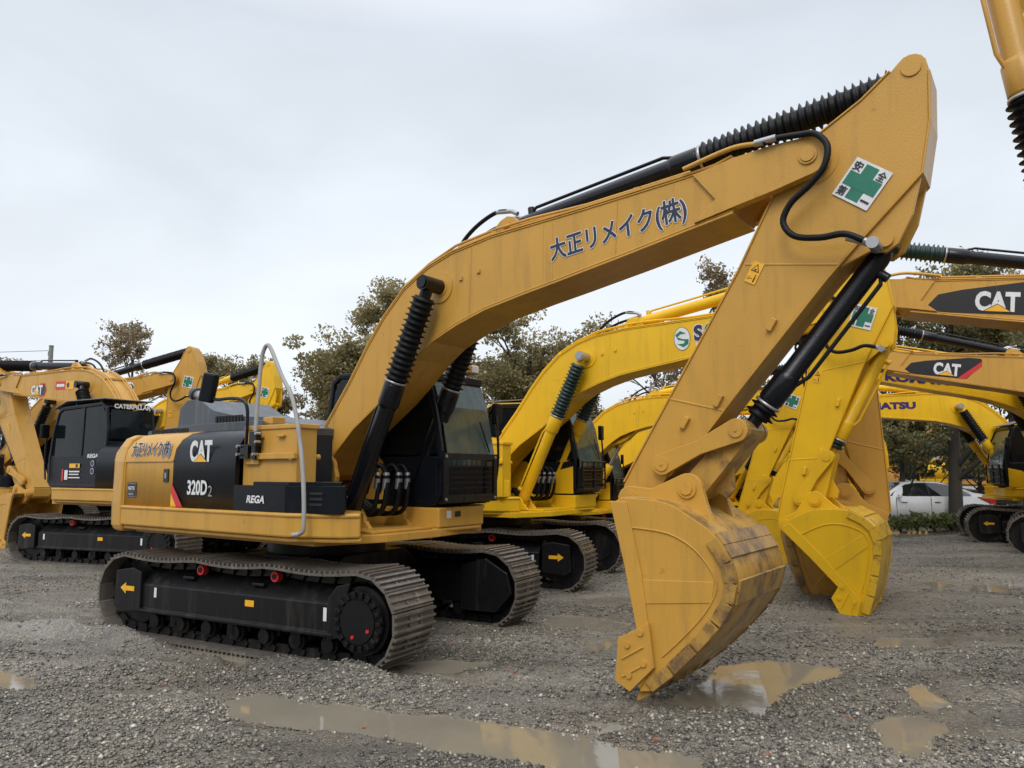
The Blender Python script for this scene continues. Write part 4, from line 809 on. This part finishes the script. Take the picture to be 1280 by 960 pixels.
# loose gravel: real stones near the camera
def stones(name, n, y0, y1, smin, smax, pw, seed, cols, kind='stuff', power=1.0):
    r = np.random.default_rng(seed); t = r.random(n)**power; Y = y0*(y1/y0)**t; X = (r.random(n)*2-1)*(Y*.74+.4)
    H_, _ = height(X.copy(), Y.copy()); ok = ((H_ > WZ-.012) | (r.random(n) < .02)) & (r.random(n) < np.clip((fbm(X*.8+3, Y*1.5+8, 4)-.36)*7, .10, 1)); X, Y, H_ = X[ok], Y[ok], H_[ok]; n = len(X)
    s_ = smin+(smax-smin)*r.random(n)**pw
    base = np.array([(1, 0, 0), (-1, 0, 0), (0, 1, 0), (0, -1, 0), (0, 0, 1), (0, 0, -1), (.6, .6, .5), (-.6, -.55, .45)])
    base = base[:6]; F = np.array([(0, 2, 4), (2, 1, 4), (1, 3, 4), (3, 0, 4), (2, 0, 5), (1, 2, 5), (3, 1, 5), (0, 3, 5)])
    jit = 1+(r.random((n, 6, 3))-.5)*.7; P = base[None]*jit+(r.random((n, 6, 3))-.5)*.5; P[:, :, 2] *= .62
    a = r.random(n)*2*pi; c, s = np.cos(a)[:, None], np.sin(a)[:, None]; x = P[:, :, 0]*c-P[:, :, 1]*s; y = P[:, :, 0]*s+P[:, :, 1]*c
    P = np.stack([x, y, P[:, :, 2]], -1)*s_[:, None, None]; P += np.stack([X, Y, H_+s_*.25], -1)[:, None, :]
    V = P.reshape(-1, 3); FF = (F[None]+(np.arange(n)*6)[:, None, None]).reshape(-1, 3)
    me = bpy.data.meshes.new(name); me.vertices.add(len(V)); me.vertices.foreach_set('co', V.ravel()); me.loops.add(FF.size); me.loops.foreach_set('vertex_index', FF.ravel().astype(np.int32))
    me.polygons.add(len(FF)); me.polygons.foreach_set('loop_start', np.arange(0, FF.size, 3, dtype=np.int32)); me.update()
    at = me.attributes.new('tone', 'FLOAT', 'POINT'); at.data.foreach_set('value', np.repeat(r.random(n), 6).astype(np.float32))
    m, N, L, b = newmat(name+'_stone'); an = N.new('ShaderNodeAttribute'); an.attribute_name = 'tone'; rp = N.new('ShaderNodeValToRGB'); L.new(an.outputs['Fac'], rp.inputs[0])
    rp.color_ramp.elements[0].color = (*cols[0], 1); rp.color_ramp.elements[1].color = (*cols[-1], 1)
    for i, c in enumerate(cols[1:-1]): e = rp.color_ramp.elements.new([.35, .7, .93][i]); e.color = (*c, 1)
    n6 = texnoise(N, L, .9, 6, sc=(.35, 1.3, 1)); gn = N.new('ShaderNodeMapRange'); gn.inputs[1].default_value = .32; gn.inputs[2].default_value = .68; gn.inputs[3].default_value = .6; gn.inputs[4].default_value = 1.25; L.new(n6.outputs[0], gn.inputs[0])
    vs = N.new('ShaderNodeVectorMath'); vs.operation = 'SCALE'; L.new(rp.outputs[0], vs.inputs[0]); L.new(gn.outputs[0], vs.inputs['Scale']); L.new(vs.outputs[0], b.inputs['Base Color']); b.inputs['Roughness'].default_value = .3
    me.materials.append(m); o = bpy.data.objects.new(name, me); COL.objects.link(o); o['kind'] = kind; return o
GC = [(.055, .053, .048), (.13, .122, .105), (.21, .19, .155), (.31, .27, .21), (.52, .49, .43)]
g = stones('gravel', 240000, 2.0, 24, .004, .021, 2.4, 5, GC, power=.8); dress(g, 'loose wet grey gravel spread over the yard', 'gravel')

p_ = stones('pebbles', 2600, 2.2, 12, .014, .030, 1.6, 8, [(.09, .085, .075), (.2, .185, .16), (.3, .27, .22), (.4, .37, .32), (.55, .53, .48)], power=.85); dress(p_, 'scattered larger pale pebbles on the gravel', 'pebbles')
Rb = random.Random(4)
BF = ['in gravel just below the nearest sprocket', 'right of the nearest sprocket', 'in open gravel midway between nearest sprocket and bucket', 'just left of the bucket side cutter', 'close behind the lower right of the nearest bucket', 'just above the left end of the long foreground puddle', 'in gravel between the nearest and second buckets', 'in the mid-distance gravel left of the nearest bucket', 'lying in the long foreground puddle', 'alone in gravel below the idler end of the near track', 'below the nearest bucket tip, beside the long puddle', 'between the bucket puddle and the lower right puddle', 'in gravel below the middle of the near track', 'near the bottom edge, below the bucket puddle']
for k in range(14):
    px = [380, 560, 640, 745, 915, 285, 1010, 700, 455, 205, 820, 1060, 300, 960][k]; py = [812, 800, 842, 818, 790, 838, 780, 760, 905, 860, 925, 900, 815, 940][k]; X_, Y_ = gp(px, py)
    hh = float(height(np.array([X_]), np.array([Y_]))[0][0]); b = MB(); s_ = Rb.uniform(.012, .022); a = Rb.uniform(0, 3)
    b.prism([(s_*1.3*Rb.uniform(.8, 1.1)*cos(t), s_*Rb.uniform(.6, 1)*sin(t)) for t in np.arange(6)*pi/3], 0, s_*.8, axis='z')
    o = b.build('brick_fragment', 'brick', None, .002); o.location = (X_, Y_, max(hh, WZ)); o.rotation_euler = (Rb.uniform(-.3, .3), Rb.uniform(-.3, .3), a)
    dress(o, 'small orange-red brick fragment '+BF[k], 'brick fragment', 'brick fragments scattered on the gravel')

CATG = 'tan tracked excavators with black trim'; KG = 'bright yellow tracked excavators'
exA = excavator('excavator', (-2.115, 8.78, 0), -.622, 'tan and black excavator nearest the camera, 大正リメイク(株) on its boom, bucket resting on wet gravel', group=CATG, ta=.125, front_sprocket=True, main=True, decor=dec_main)
exB = excavator('excavator', (-.325, 13.096, 0), -.566, 'bright yellow excavator with round green S emblem and green bellows behind the nearest tan one', group=KG, col='yellow', ta=.194, ba=.367, sa=-1.795, bk=.55, brand='k', bel='green', cylcol='yellow', decor=dec_B)
exC = excavator('excavator', (.95, 16.6, 0), -.45, 'smaller yellow excavator with one silver-rod boom cylinder, behind the second machine', group=KG, s=.83, col='yellow', ta=.1, ba=.36, sa=-1.85, bk=.5, brand='k', cylcol='yellow', mid_cyl=True, decor=dec_plain)
exC2 = excavator('excavator', (2.3, 20.6, 0), -.45, 'dark cabbed yellow excavator farthest back in the middle row, mostly hidden', group=KG, s=.86, col='yellow', ta=.1, ba=.24, sa=-1.9, bk=.5, brand='k', cylcol='yellow', mid_cyl=True, decor=dec_plain)
exG = excavator('excavator', (-7.396, 15.654, 0), 2.608, 'tan excavator at far left facing left, CATERPILLAR on its black cab rear', group=CATG, s=1.05, ta=.171, ba=.332, sa=-2.105, side=1, decor=dec_cat(hexa=True))
exH = excavator('excavator', (-14.1, 20.92, 0), -.222, 'tan excavator behind the left one, safety cross on its upright stick and 有 on boom', group=CATG, ta=.1, ba=.41, sa=-1.647, bk=.3, decor=dec_H)
exI = excavator('excavator', (-12.6, 24.6, 0), -.40, 'yellow excavator at the back left showing its raised stick with safety cross', group=KG, col='yellow', ta=.1, ba=.42, sa=-1.75, bk=.3, brand='k', cylcol='yellow', decor=dec_plain)
exD = excavator('excavator', (11.2, 9.4, 0), 2.85, 'tan excavator at right whose boom with the larger CAT mark is uppermost', group=CATG, s=1.12, ta=0, ba=.37, sa=-1.60, bk=.5, side=1, bel='green', decor=dec_cat())
exE = excavator('excavator', (12.75, 14.55, 0), 2.895, 'tan excavator at right whose lower boom has a small CAT mark with red stripe', group=CATG, ta=0, ba=.405, sa=-1.32, bk=.3, side=1, bcover=False, decor=dec_cat(stripe=True))
exF = excavator('excavator', (13.55, 19.05, 0), 2.898, 'yellow excavator with black cab at right edge beside the white car', group=KG, col='yellow', ta=-.206, ba=.301, sa=-1.8, bk=.4, side=1, brand='k', cylcol='yellow', decor=dec_K)
exK = excavator('excavator', (12.82, 16.05, 0), 2.881, 'yellow excavator at right, its boom just above the boom ending at the black cab', group=KG, col='yellow', ta=-.328, ba=.419, sa=-1.8, bk=.4, side=1, brand='k', cylcol='yellow', decor=dec_K2)
exL = excavator('excavator', (7.93, 4.9, 0), pi, 'yellow excavator at top right corner, only its raised bucket cylinder with black bellows in view', group=KG, col='yellow', ba=.86, sa=-1.7, bk=-1.2, bfrac=.60, bcr=.092, side=1, brand='k', cylcol='tan', decor=dec_plain)
# ------------------------------------------------------------ trees, shrubs
def leafmat(name, a, b_, c_):
    m, N, L, b = newmat(name); an = N.new('ShaderNodeAttribute'); an.attribute_name = 'tone'; rp = N.new('ShaderNodeValToRGB'); L.new(an.outputs['Fac'], rp.inputs[0])
    rp.color_ramp.elements[0].color = (*a, 1); rp.color_ramp.elements[1].color = (*c_, 1); e = rp.color_ramp.elements.new(.6); e.color = (*b_, 1)
    L.new(rp.outputs[0], b.inputs['Base Color']); b.inputs['Roughness'].default_value = .5
    tr = N.new('ShaderNodeBsdfTranslucent'); L.new(rp.outputs[0], tr.inputs[0]); mx = N.new('ShaderNodeMixShader'); mx.inputs[0].default_value = .4
    L.new(b.outputs[0], mx.inputs[1]); L.new(tr.outputs[0], mx.inputs[2]); L.new(mx.outputs[0], N['Material Output'].inputs[0]); return m
M['leaf_olive'] = leafmat('olive_leaves', (.16, .145, .065), (.29, .25, .115), (.43, .34, .17))
M['leaf_brown'] = leafmat('autumn_brown_leaves', (.15, .12, .08), (.28, .22, .13), (.42, .30, .16))
M['leaf_dark'] = leafmat('dark_green_leaves', (.08, .085, .04), (.18, .175, .075), (.40, .29, .10))
M['leaf_hedge'] = leafmat('hedge_leaves', (.05, .08, .025), (.13, .16, .05), (.30, .27, .10))
M['bark'] = plain('wet_bark', (.035, .029, .023, 1), .8)
def leaves(centres, n, size, mat, name, parent, seed, spread):
    r = np.random.default_rng(seed); C_ = np.array([c[:3] for c in centres]); R_ = np.array([c[3] for c in centres]); T_ = r.random(len(C_))
    k = r.integers(0, len(C_), n); d = r.normal(size=(n, 3)); d /= np.linalg.norm(d, axis=1)[:, None]; rad = R_[k]*r.random(n)**.45
    P = C_[k]+d*rad[:, None]*np.array([1, 1, .75]); a = r.normal(size=(n, 3)); a /= np.linalg.norm(a, axis=1)[:, None]; b = np.cross(a, r.normal(size=(n, 3))); b /= np.linalg.norm(b, axis=1)[:, None]
    s = size*(.6+.8*r.random(n))[:, None]; a = a*s; b = b*s*.55; c = np.cross(a, b); c = c/np.linalg.norm(c, axis=1)[:, None]*s*.22
    V = np.stack([P-a, P+b+c, P+a, P-b+c], 1).reshape(-1, 3); F = np.arange(4*n).reshape(-1, 4)
    me = bpy.data.meshes.new(name); me.vertices.add(4*n); me.vertices.foreach_set('co', V.ravel()); me.loops.add(4*n); me.loops.foreach_set('vertex_index', F.ravel().astype(np.int32))
    me.polygons.add(n); me.polygons.foreach_set('loop_start', np.arange(0, 4*n, 4, dtype=np.int32)); me.update()
    at = me.attributes.new('tone', 'FLOAT', 'POINT'); at.data.foreach_set('value', np.repeat(np.clip(T_[k]*.55+r.random(n)*.45, 0, 1), 4).astype(np.float32))
    me.materials.append(M[mat]); return link(name, me, parent)
def tree(x, y, h, w, mat, label, seed, n=9000, dens=1.0, base=.28, size=.085, tr=.12, cat='tree', group='trees along the back of the yard'):
    R = random.Random(seed); root = empty('tree', (x, y, 0)); dress(root, label, cat, group)
    b = MB(); tips = []
    def branch(p, d, l, r, lev):
        pts = [p]; q = p.copy(); dd = d.copy()
        for i in range(4):
            dd = (dd+Vector((R.uniform(-.16, .16), R.uniform(-.16, .16), R.uniform(-.02, .12)))*(1 if lev else .25)).normalized(); q = q+dd*l/4; pts.append(q.copy())
        b.tube(pts, [r*(1-.6*i/4) for i in range(5)], 6 if lev else 9)
        if lev >= 2: tips.append((*q, R.uniform(.22, .42)*w/3.2)); tips.append((*pts[2], R.uniform(.15, .3)*w/3.2))
        if lev < 3:
            for k in range(R.randint(3, 5) if lev else 8):
                t = R.uniform(.35, 1) if lev else R.uniform(base, 1); pp = pts[0].lerp(pts[-1], t) if lev else pts[min(int(t*4), 3)].lerp(pts[min(int(t*4)+1, 4)], t*4-int(t*4) if t < 1 else 1)
                az = R.uniform(0, 2*pi); up = R.uniform(.35, 1.1); nd = (dd*.45+Vector((cos(az), sin(az), up*.8))).normalized()
                ll = l*R.uniform(.5, .72) if lev else min(w*.78, h*.5)*R.uniform(.65, 1.05)*(1.15-.45*t); branch(pp, nd, ll, r*.42*(1-.25*t), lev+1)
    branch(Vector((0, 0, -.1)), Vector((0, 0, 1)), h*.84, tr, 0)
    b.build('trunk', 'bark', root); leaves(tips, int(n*dens), size, mat, 'crown', root, seed, 1); return root
def at(px, d): return (px-640)/942*d
for i, (px, d, h, w, mat, lab, n, base, tr) in enumerate([
    (162, 31, 7.7, 2.9, 'leaf_brown', 'sparse brown tree above the left tan excavator cab, thin airy crown', 5200, .3, .10),
    (296, 33, 5.9, 3.0, 'leaf_olive', 'olive tree behind the back left yellow stick', 9000, .2, .12),
    (352, 36, 5.3, 2.2, 'leaf_brown', 'thin bare-topped tree right of the back left yellow stick', 4500, .2, .09),
    (430, 28, 7.1, 4.4, 'leaf_olive', 'full olive tree just left of the nearest boom foot', 34000, .08, .15),
    (575, 33, 6.4, 2.6, 'leaf_olive', 'low olive tree behind the nearest cab', 8000, .16, .12),
    (652, 29, 7.9, 5.2, 'leaf_olive', 'broad olive tree under the arch of the nearest boom', 34000, .1, .16),
    (738, 30, 5.4, 2.0, 'leaf_brown', 'small reddish tree between the second and third yellow booms', 5000, .2, .09),
    (826, 28, 7.0, 3.7, 'leaf_brown', 'open branched brown tree left of the nearest stick', 6200, .25, .12),
    (893, 29, 9.4, 3.0, 'leaf_brown', 'tall brown tree whose top shows over the S emblem boom', 7500, .3, .12),
    (975, 27, 5.0, 2.4, 'leaf_brown', 'low purple-brown tree behind the gap between nearest and second sticks', 6000, .2, .09),
    (1122, 24.5, 7.4, 3.0, 'leaf_dark', 'thin trunked dark tree beside the rear tan stick', 12000, .12, .10),
    (1187, 23.6, 7.6, 4.0, 'leaf_dark', 'dark tree with the thick straight trunk in front of the white car', 16000, .12, .22),
    (1268, 25.5, 8.0, 4.2, 'leaf_olive', 'olive tree behind the right hand yellow excavator cab', 14000, .2, .18),
    (8, 33, 6.2, 2.6, 'leaf_brown', 'brown tree at the far left edge behind the left bucket stick', 6000, .2, .1)]):
    tree(at(px, d), d, h, w, mat, lab, 100+i, n, 1.25, base, size=.066, tr=tr)
for i, (px, d, h, w, lab) in enumerate([(1146, 27, 4.3, 2.6, 'short leafy tree behind the white car, left of the thick trunk'), (1222, 28, 4.4, 2.8, 'short leafy tree behind the white car, right of the thick trunk'), (1050, 29, 4.0, 2.6, 'short dark tree low behind the rear tan stick')]):
    tree(at(px, d), d, h, w, 'leaf_dark', lab, 200+i, 9000, 1, .02, size=.075, tr=.07)
def shrub(x, y, h, w, mat, label, seed, n=900, cat='shrub', group='shrubs in the planting strip'):
    R = random.Random(seed); root = empty('shrub', (x, y, 0)); dress(root, label, cat, group); b = MB(); tips = []
    for k in range(9):
        a = R.uniform(0, 6.28); e = Vector((cos(a)*w*R.uniform(.1, .48), sin(a)*w*R.uniform(.1, .4), h*R.uniform(.5, .9))); b.tube([Vector((0, 0, -.05)), e*.5+Vector((0, 0, .08)), e], [.016, .01, .005], 5)
        tips.append((*e, R.uniform(.14, .26))); tips.append((*(e*.6), R.uniform(.14, .24)))
    b.build('stem', 'bark', root); leaves(tips, n, .05, mat, 'foliage', root, seed, 1)
labs = ['beside the rear tan bucket', 'under the white car front door', 'left of the thick dark trunk', 'right of the thick dark trunk', 'under the white car boot', 'reddish, in front of the car tail lamp', 'under the right yellow excavator sill', 'at the right edge']
for i in range(8):
    px = 1118+i*21; d = 22.6+(i % 2)*.4; shrub(at(px, d), d, .40+.08*((i*7) % 3), .85, 'leaf_hedge' if i != 5 else 'leaf_brown', 'low leafy shrub '+labs[i], 300+i, 520)
BL = ['at the far left edge', 'behind the black cab on the left', 'behind the nearest engine hood', 'behind the grey foam handrail', 'left of the nearest boom foot', 'behind the nearest cab roof', 'behind the second boom foot', 'behind the third machine cab', 'behind the nearest stick', 'behind the gap beside the second stick', 'behind the rear tan stick']
for i in range(11):
    px = -10+i*104; d = 30+(i*5 % 4); shrub(at(px, d), d, 1.5, 3.6, 'leaf_dark' if i % 2 else 'leaf_olive', 'background shrub '+BL[i], 340+i, 3500, group='background shrubs low between the machines')
# far-off wood and buildings
C_ = []; R = random.Random(5)
for i in range(900): x = R.uniform(-95, 105); y = R.uniform(85, 110); C_.append((x, y, R.uniform(.5, 4.2+1.2*sin(x*.13)), R.uniform(1.0, 2.0)))
fw = leaves(C_, 42000, .42, 'leaf_dark', 'distant_trees', None, 9, 1); dress(fw, 'far-off dark line of trees along the horizon', 'wood', kind='stuff')
C_ = []  # unseen trees added behind the camera to block low sky and deepen blacks
for i in range(700): a = R.uniform(pi*.98, 2.02*pi); r_ = R.uniform(26, 34); C_.append((cos(a)*r_, sin(a)*r_, R.uniform(.3, 6.2+1.2*sin(a*9)), R.uniform(1.0, 2.2)))
fw = leaves(C_, 30000, .42, 'leaf_dark', 'added_reflection_trees', None, 12, 1); dress(fw, 'unseen belt of trees added behind the viewpoint to darken reflections', 'wood', kind='stuff')
def building(x, y, w, d, h, rz, label):
    root = empty('warehouse', (x, y, 0), rz); dress(root, label, 'building')
    b = MB(); b.box(-w/2, w/2, -d/2, d/2, 0, h); b.build('wall', 'clad', root)
    b = MB(); b.prism([(-w/2-.3, h+.01), (w/2+.3, h+.01), (0, h+w*.16)], -d/2-.3, d/2+.3); b.build('roof', 'grey', root)
    for k in range(4):
        b = MB(); X = -w/2+w*(k+.5)/4; b.box(X-.8, X+.8, -d/2-.06, -d/2-.02, h*.45, h*.68); f = b.build('window', 'grey', root); b = MB(); b.box(X-.7, X+.7, -d/2-.09, -d/2-.065, h*.47, h*.66); b.build('pane', 'glassdark', f)
building(31, 62, 11, 9, 3.2, .15, 'pale grey warehouse far behind the white car and trees')
building(-1, 78, 22, 9, 4.2, -.1, 'pale low warehouse far behind the middle row of machines')
# utility pole with wires
root = empty('utility_pole', (at(57, 36), 36, 0)); dress(root, 'slim concrete utility pole behind the left excavator boom', 'utility pole')
b = MB(); b.cyl((0, 0, -.2), (0, 0, 7.75), .15, .10, n=14); b.build('pole', 'concrete', root)
b = MB(); b.cyl((0, 0, 7.75), (0, 0, 7.8), .11, n=12); b.box(-.12, -.05, -.05, .05, 7.3, 7.5); b.build('pole_cap', 'grey', root)
for i, (z, dz) in enumerate(((7.55, -.15), (7.1, -.9))):
    p0 = Vector((at(57, 36), 36, z)); p1 = Vector((at(57, 36)-30, 30, z+dz)); P = [p0.lerp(p1, t/12)-Vector((0, 0, .5*4*(t/12)*(1-t/12))) for t in range(13)]
    b = MB(); b.tube(P, .012, 5); dress(b.build('power_line', 'rubber'), ('upper' if i == 0 else 'lower')+' thin wire running left from the utility pole', 'cable', 'wires at the utility pole')
b = MB(); p0 = Vector((at(330, 60), 60, 12.3)); p1 = Vector((at(760, 60), 60, 12.0)); b.tube([p0.lerp(p1, t/14)-Vector((0, 0, 2.8*(t/14)*(1-t/14))) for t in range(15)], .012, 5)
# ------------------------------------------------------------ white saloon car (side on, nose to the left)
def car(x, y, rz, label):
    root = empty('parked_car', (x, y, 0), rz); dress(root, label, 'car')
    # stations along x (front +): x, half width, sill z, belt z, top z, half width at top
    st = [(-2.36, .55, .48, .78, .80, .5), (-2.3, .80, .36, .93, .98, .66), (-2.1, .88, .26, .97, 1.05, .7), (-1.75, .91, .24, .98, 1.10, .66), (-1.2, .92, .23, .96, 1.33, .60), (-.6, .92, .22, .94, 1.435, .58), (0, .92, .22, .92, 1.45, .59), (.45, .92, .22, .90, 1.40, .60), (.95, .92, .22, .88, 1.12, .66), (1.3, .91, .23, .86, .93, .72), (1.8, .88, .25, .80, .85, .70), (2.2, .80, .3, .68, .72, .62), (2.36, .55, .38, .55, .57, .45)]
    b = MB(); P = []
    for (X, w, z0, zb, zt, wt) in st: P += [(X, -w*.8, z0), (X, -w, z0+.12), (X, -w, (z0+zb)/2+.05), (X, -w*.97, zb), (X, -wt, zt-.03), (X, -wt*.6, zt), (X, wt*.6, zt), (X, wt, zt-.03), (X, w*.97, zb), (X, w, (z0+zb)/2+.05), (X, w, z0+.12), (X, w*.8, z0)]
    n = 12; F = [(i*n+j, i*n+(j+1) % n, (i+1)*n+(j+1) % n, (i+1)*n+j) for i in range(len(st)-1) for j in range(n)]+[tuple(range(n)), tuple(range((len(st)-1)*n, len(st)*n))]
    b.add(P, F, 0, True); body = b.build('body', 'carwhite', root)
    for sy in (-1, 1):
        g = MB(); pts = [(-1.55, 1.02), (-1.15, 1.25), (-.6, 1.37), (0, 1.385), (.42, 1.33), (.98, .98), (.9, .95), (-1.5, 1.0)]
        def yy(X, Z):
            for a, c in zip(st[:-1], st[1:]):
                if a[0] <= X <= c[0]:
                    t = (X-a[0])/(c[0]-a[0]); w, zb, zt, wt = [a[i]*(1-t)+c[i]*t for i in (1, 3, 4, 5)]; return w*.97+(wt-w*.97)*max(0, (Z-zb))/max(zt-.03-zb, .01)
            return .9
        TPX = [-1.55, -1.3, -1.0, -.6, -.2, .1, .42, .7, .96]; TPZ = [1.04, 1.20, 1.30, 1.37, 1.385, 1.38, 1.33, 1.18, 1.0]; V_ = []
        for X, Zt in zip(TPX, TPZ):
            for t in range(5): Z = .975+(Zt-.975)*t/4; V_.append((X, sy*(yy(X, Z)+.014), Z))
        g.add(V_, [(i*5+j, i*5+j+1, i*5+j+6, i*5+j+5) for i in range(8) for j in range(4)], 0, True); g.build('side_window', 'carglass', root)
        g = MB(); g.add([(X, sy*(yy(X, Z)+.022), Z) for X, Z in ((-.28, .97), (-.22, .97), (-.23, 1.38), (-.29, 1.38))], [(0, 1, 2, 3)]); g.build('window_pillar', 'decalblack', root)
        g = MB()
        for X in (-.25, .85, -1.15): g.box(X-.006, X+.006, sy*.921-.004, sy*.921+.004, .3, .93)
        g.build('door_gap', 'dark', root)
        for X in (-1.45, 1.42):
            w = MB(); w.cyl((X, sy*.70, .32), (X, sy*.925, .32), .325, n=28); wh = w.build('wheel', 'rubber', root, .02); w = MB(); w.cyl((X, sy*.90, .32), (X, sy*.935, .32), .22, n=10); w.build('rim', 'silver', wh)
            w = MB(); w.cyl((X, sy*.6, .34), (X, sy*.923, .34), .37, n=28); w.build('wheel_arch', 'dark', root)
        g = MB(); g.prism([(-2.31, .70), (-2.30, .86), (-1.95, .93), (-1.75, .95), (-1.9, .87), (-2.15, .76)], sy*.84-.01, sy*.84+.075 if sy > 0 else sy*.84+.01) if sy > 0 else g.prism([(-2.31, .70), (-2.30, .86), (-1.95, .93), (-1.75, .95), (-1.9, .87), (-2.15, .76)], -.915, -.80); g.build('tail_lamp', 'tail', root)
        g = MB(); g.obox((2.1, sy*.74, .68), (.16, -sy*.05, 0), (.0, .05, 0), (0, 0, .06)); g.build('headlight', 'lens', root, .02)
        g = MB(); g.obox((.78, sy*1.0, .98), (.05, 0, 0), (0, .09, 0), (0, 0, .06)); g.build('wing_mirror', 'carwhite', root, .03)
        for X in (-.45, .6): g = MB(); g.box(X-.09, X+.09, sy*.925-.015, sy*.925+.015, .78, .80); g.build('door_handle', 'silver', root)
    for nm, pts in (('windscreen', [(.50, .56, 1.385), (.50, -.56, 1.385), (1.12, -.66, 1.03), (1.12, .66, 1.03)]), ('rear_window', [(-1.15, .54, 1.345), (-1.15, -.54, 1.345), (-1.7, -.62, 1.13), (-1.7, .62, 1.13)])):
        g = MB(); g.add([(p[0], p[1], p[2]+.012) for p in pts], [(0, 1, 2, 3)]); g.build(nm, 'carglass', root)
    g = MB(); g.box(-2.385, -2.365, -.25, .25, .52, .66); g.build('number_plate', 'white', root)
car(at(1133, 24.6), 24.8, pi+.02, 'white saloon car parked beyond the shrubs behind the dark tree trunk')
# ------------------------------------------------------------ far machines glimpsed through the trees
for i, (px, d, yaw, col, lab) in enumerate([(1150, 40, 2.2, 'yellow', 'distant yellow excavator glimpsed through leaves left of the thick trunk'), (1235, 37, 2.5, 'orange', 'distant orange excavator glimpsed through leaves right of the thick trunk'),
        (1085, 46, 2.9, 'yellow', 'distant yellow excavator glimpsed between the second machine and rear tan sticks')]):
    excavator('excavator', (at(px, d), d, 0), yaw, lab, group='distant excavators beyond the trees', col=col, brand='k', cylcol=col, side=1)
excavator('excavator', (at(962, 25)+.6, 25.6, 0), -1.75, 'tan excavator facing the camera in the gap between nearest and second sticks', group='tan tracked excavators with black trim', s=.9, ba=.02, sa=-1.9, bk=.6, decor=dec_plain)
excavator('excavator', (6.0, 21.5, 0), -1.15, 'small yellow excavator with its bucket down between the nearest bucket and rear tan bucket', group='bright yellow tracked excavators', s=.8, col='yellow', brand='k', cylcol='yellow', ba=.1, sa=-1.9, bk=.6, decor=dec_plain)
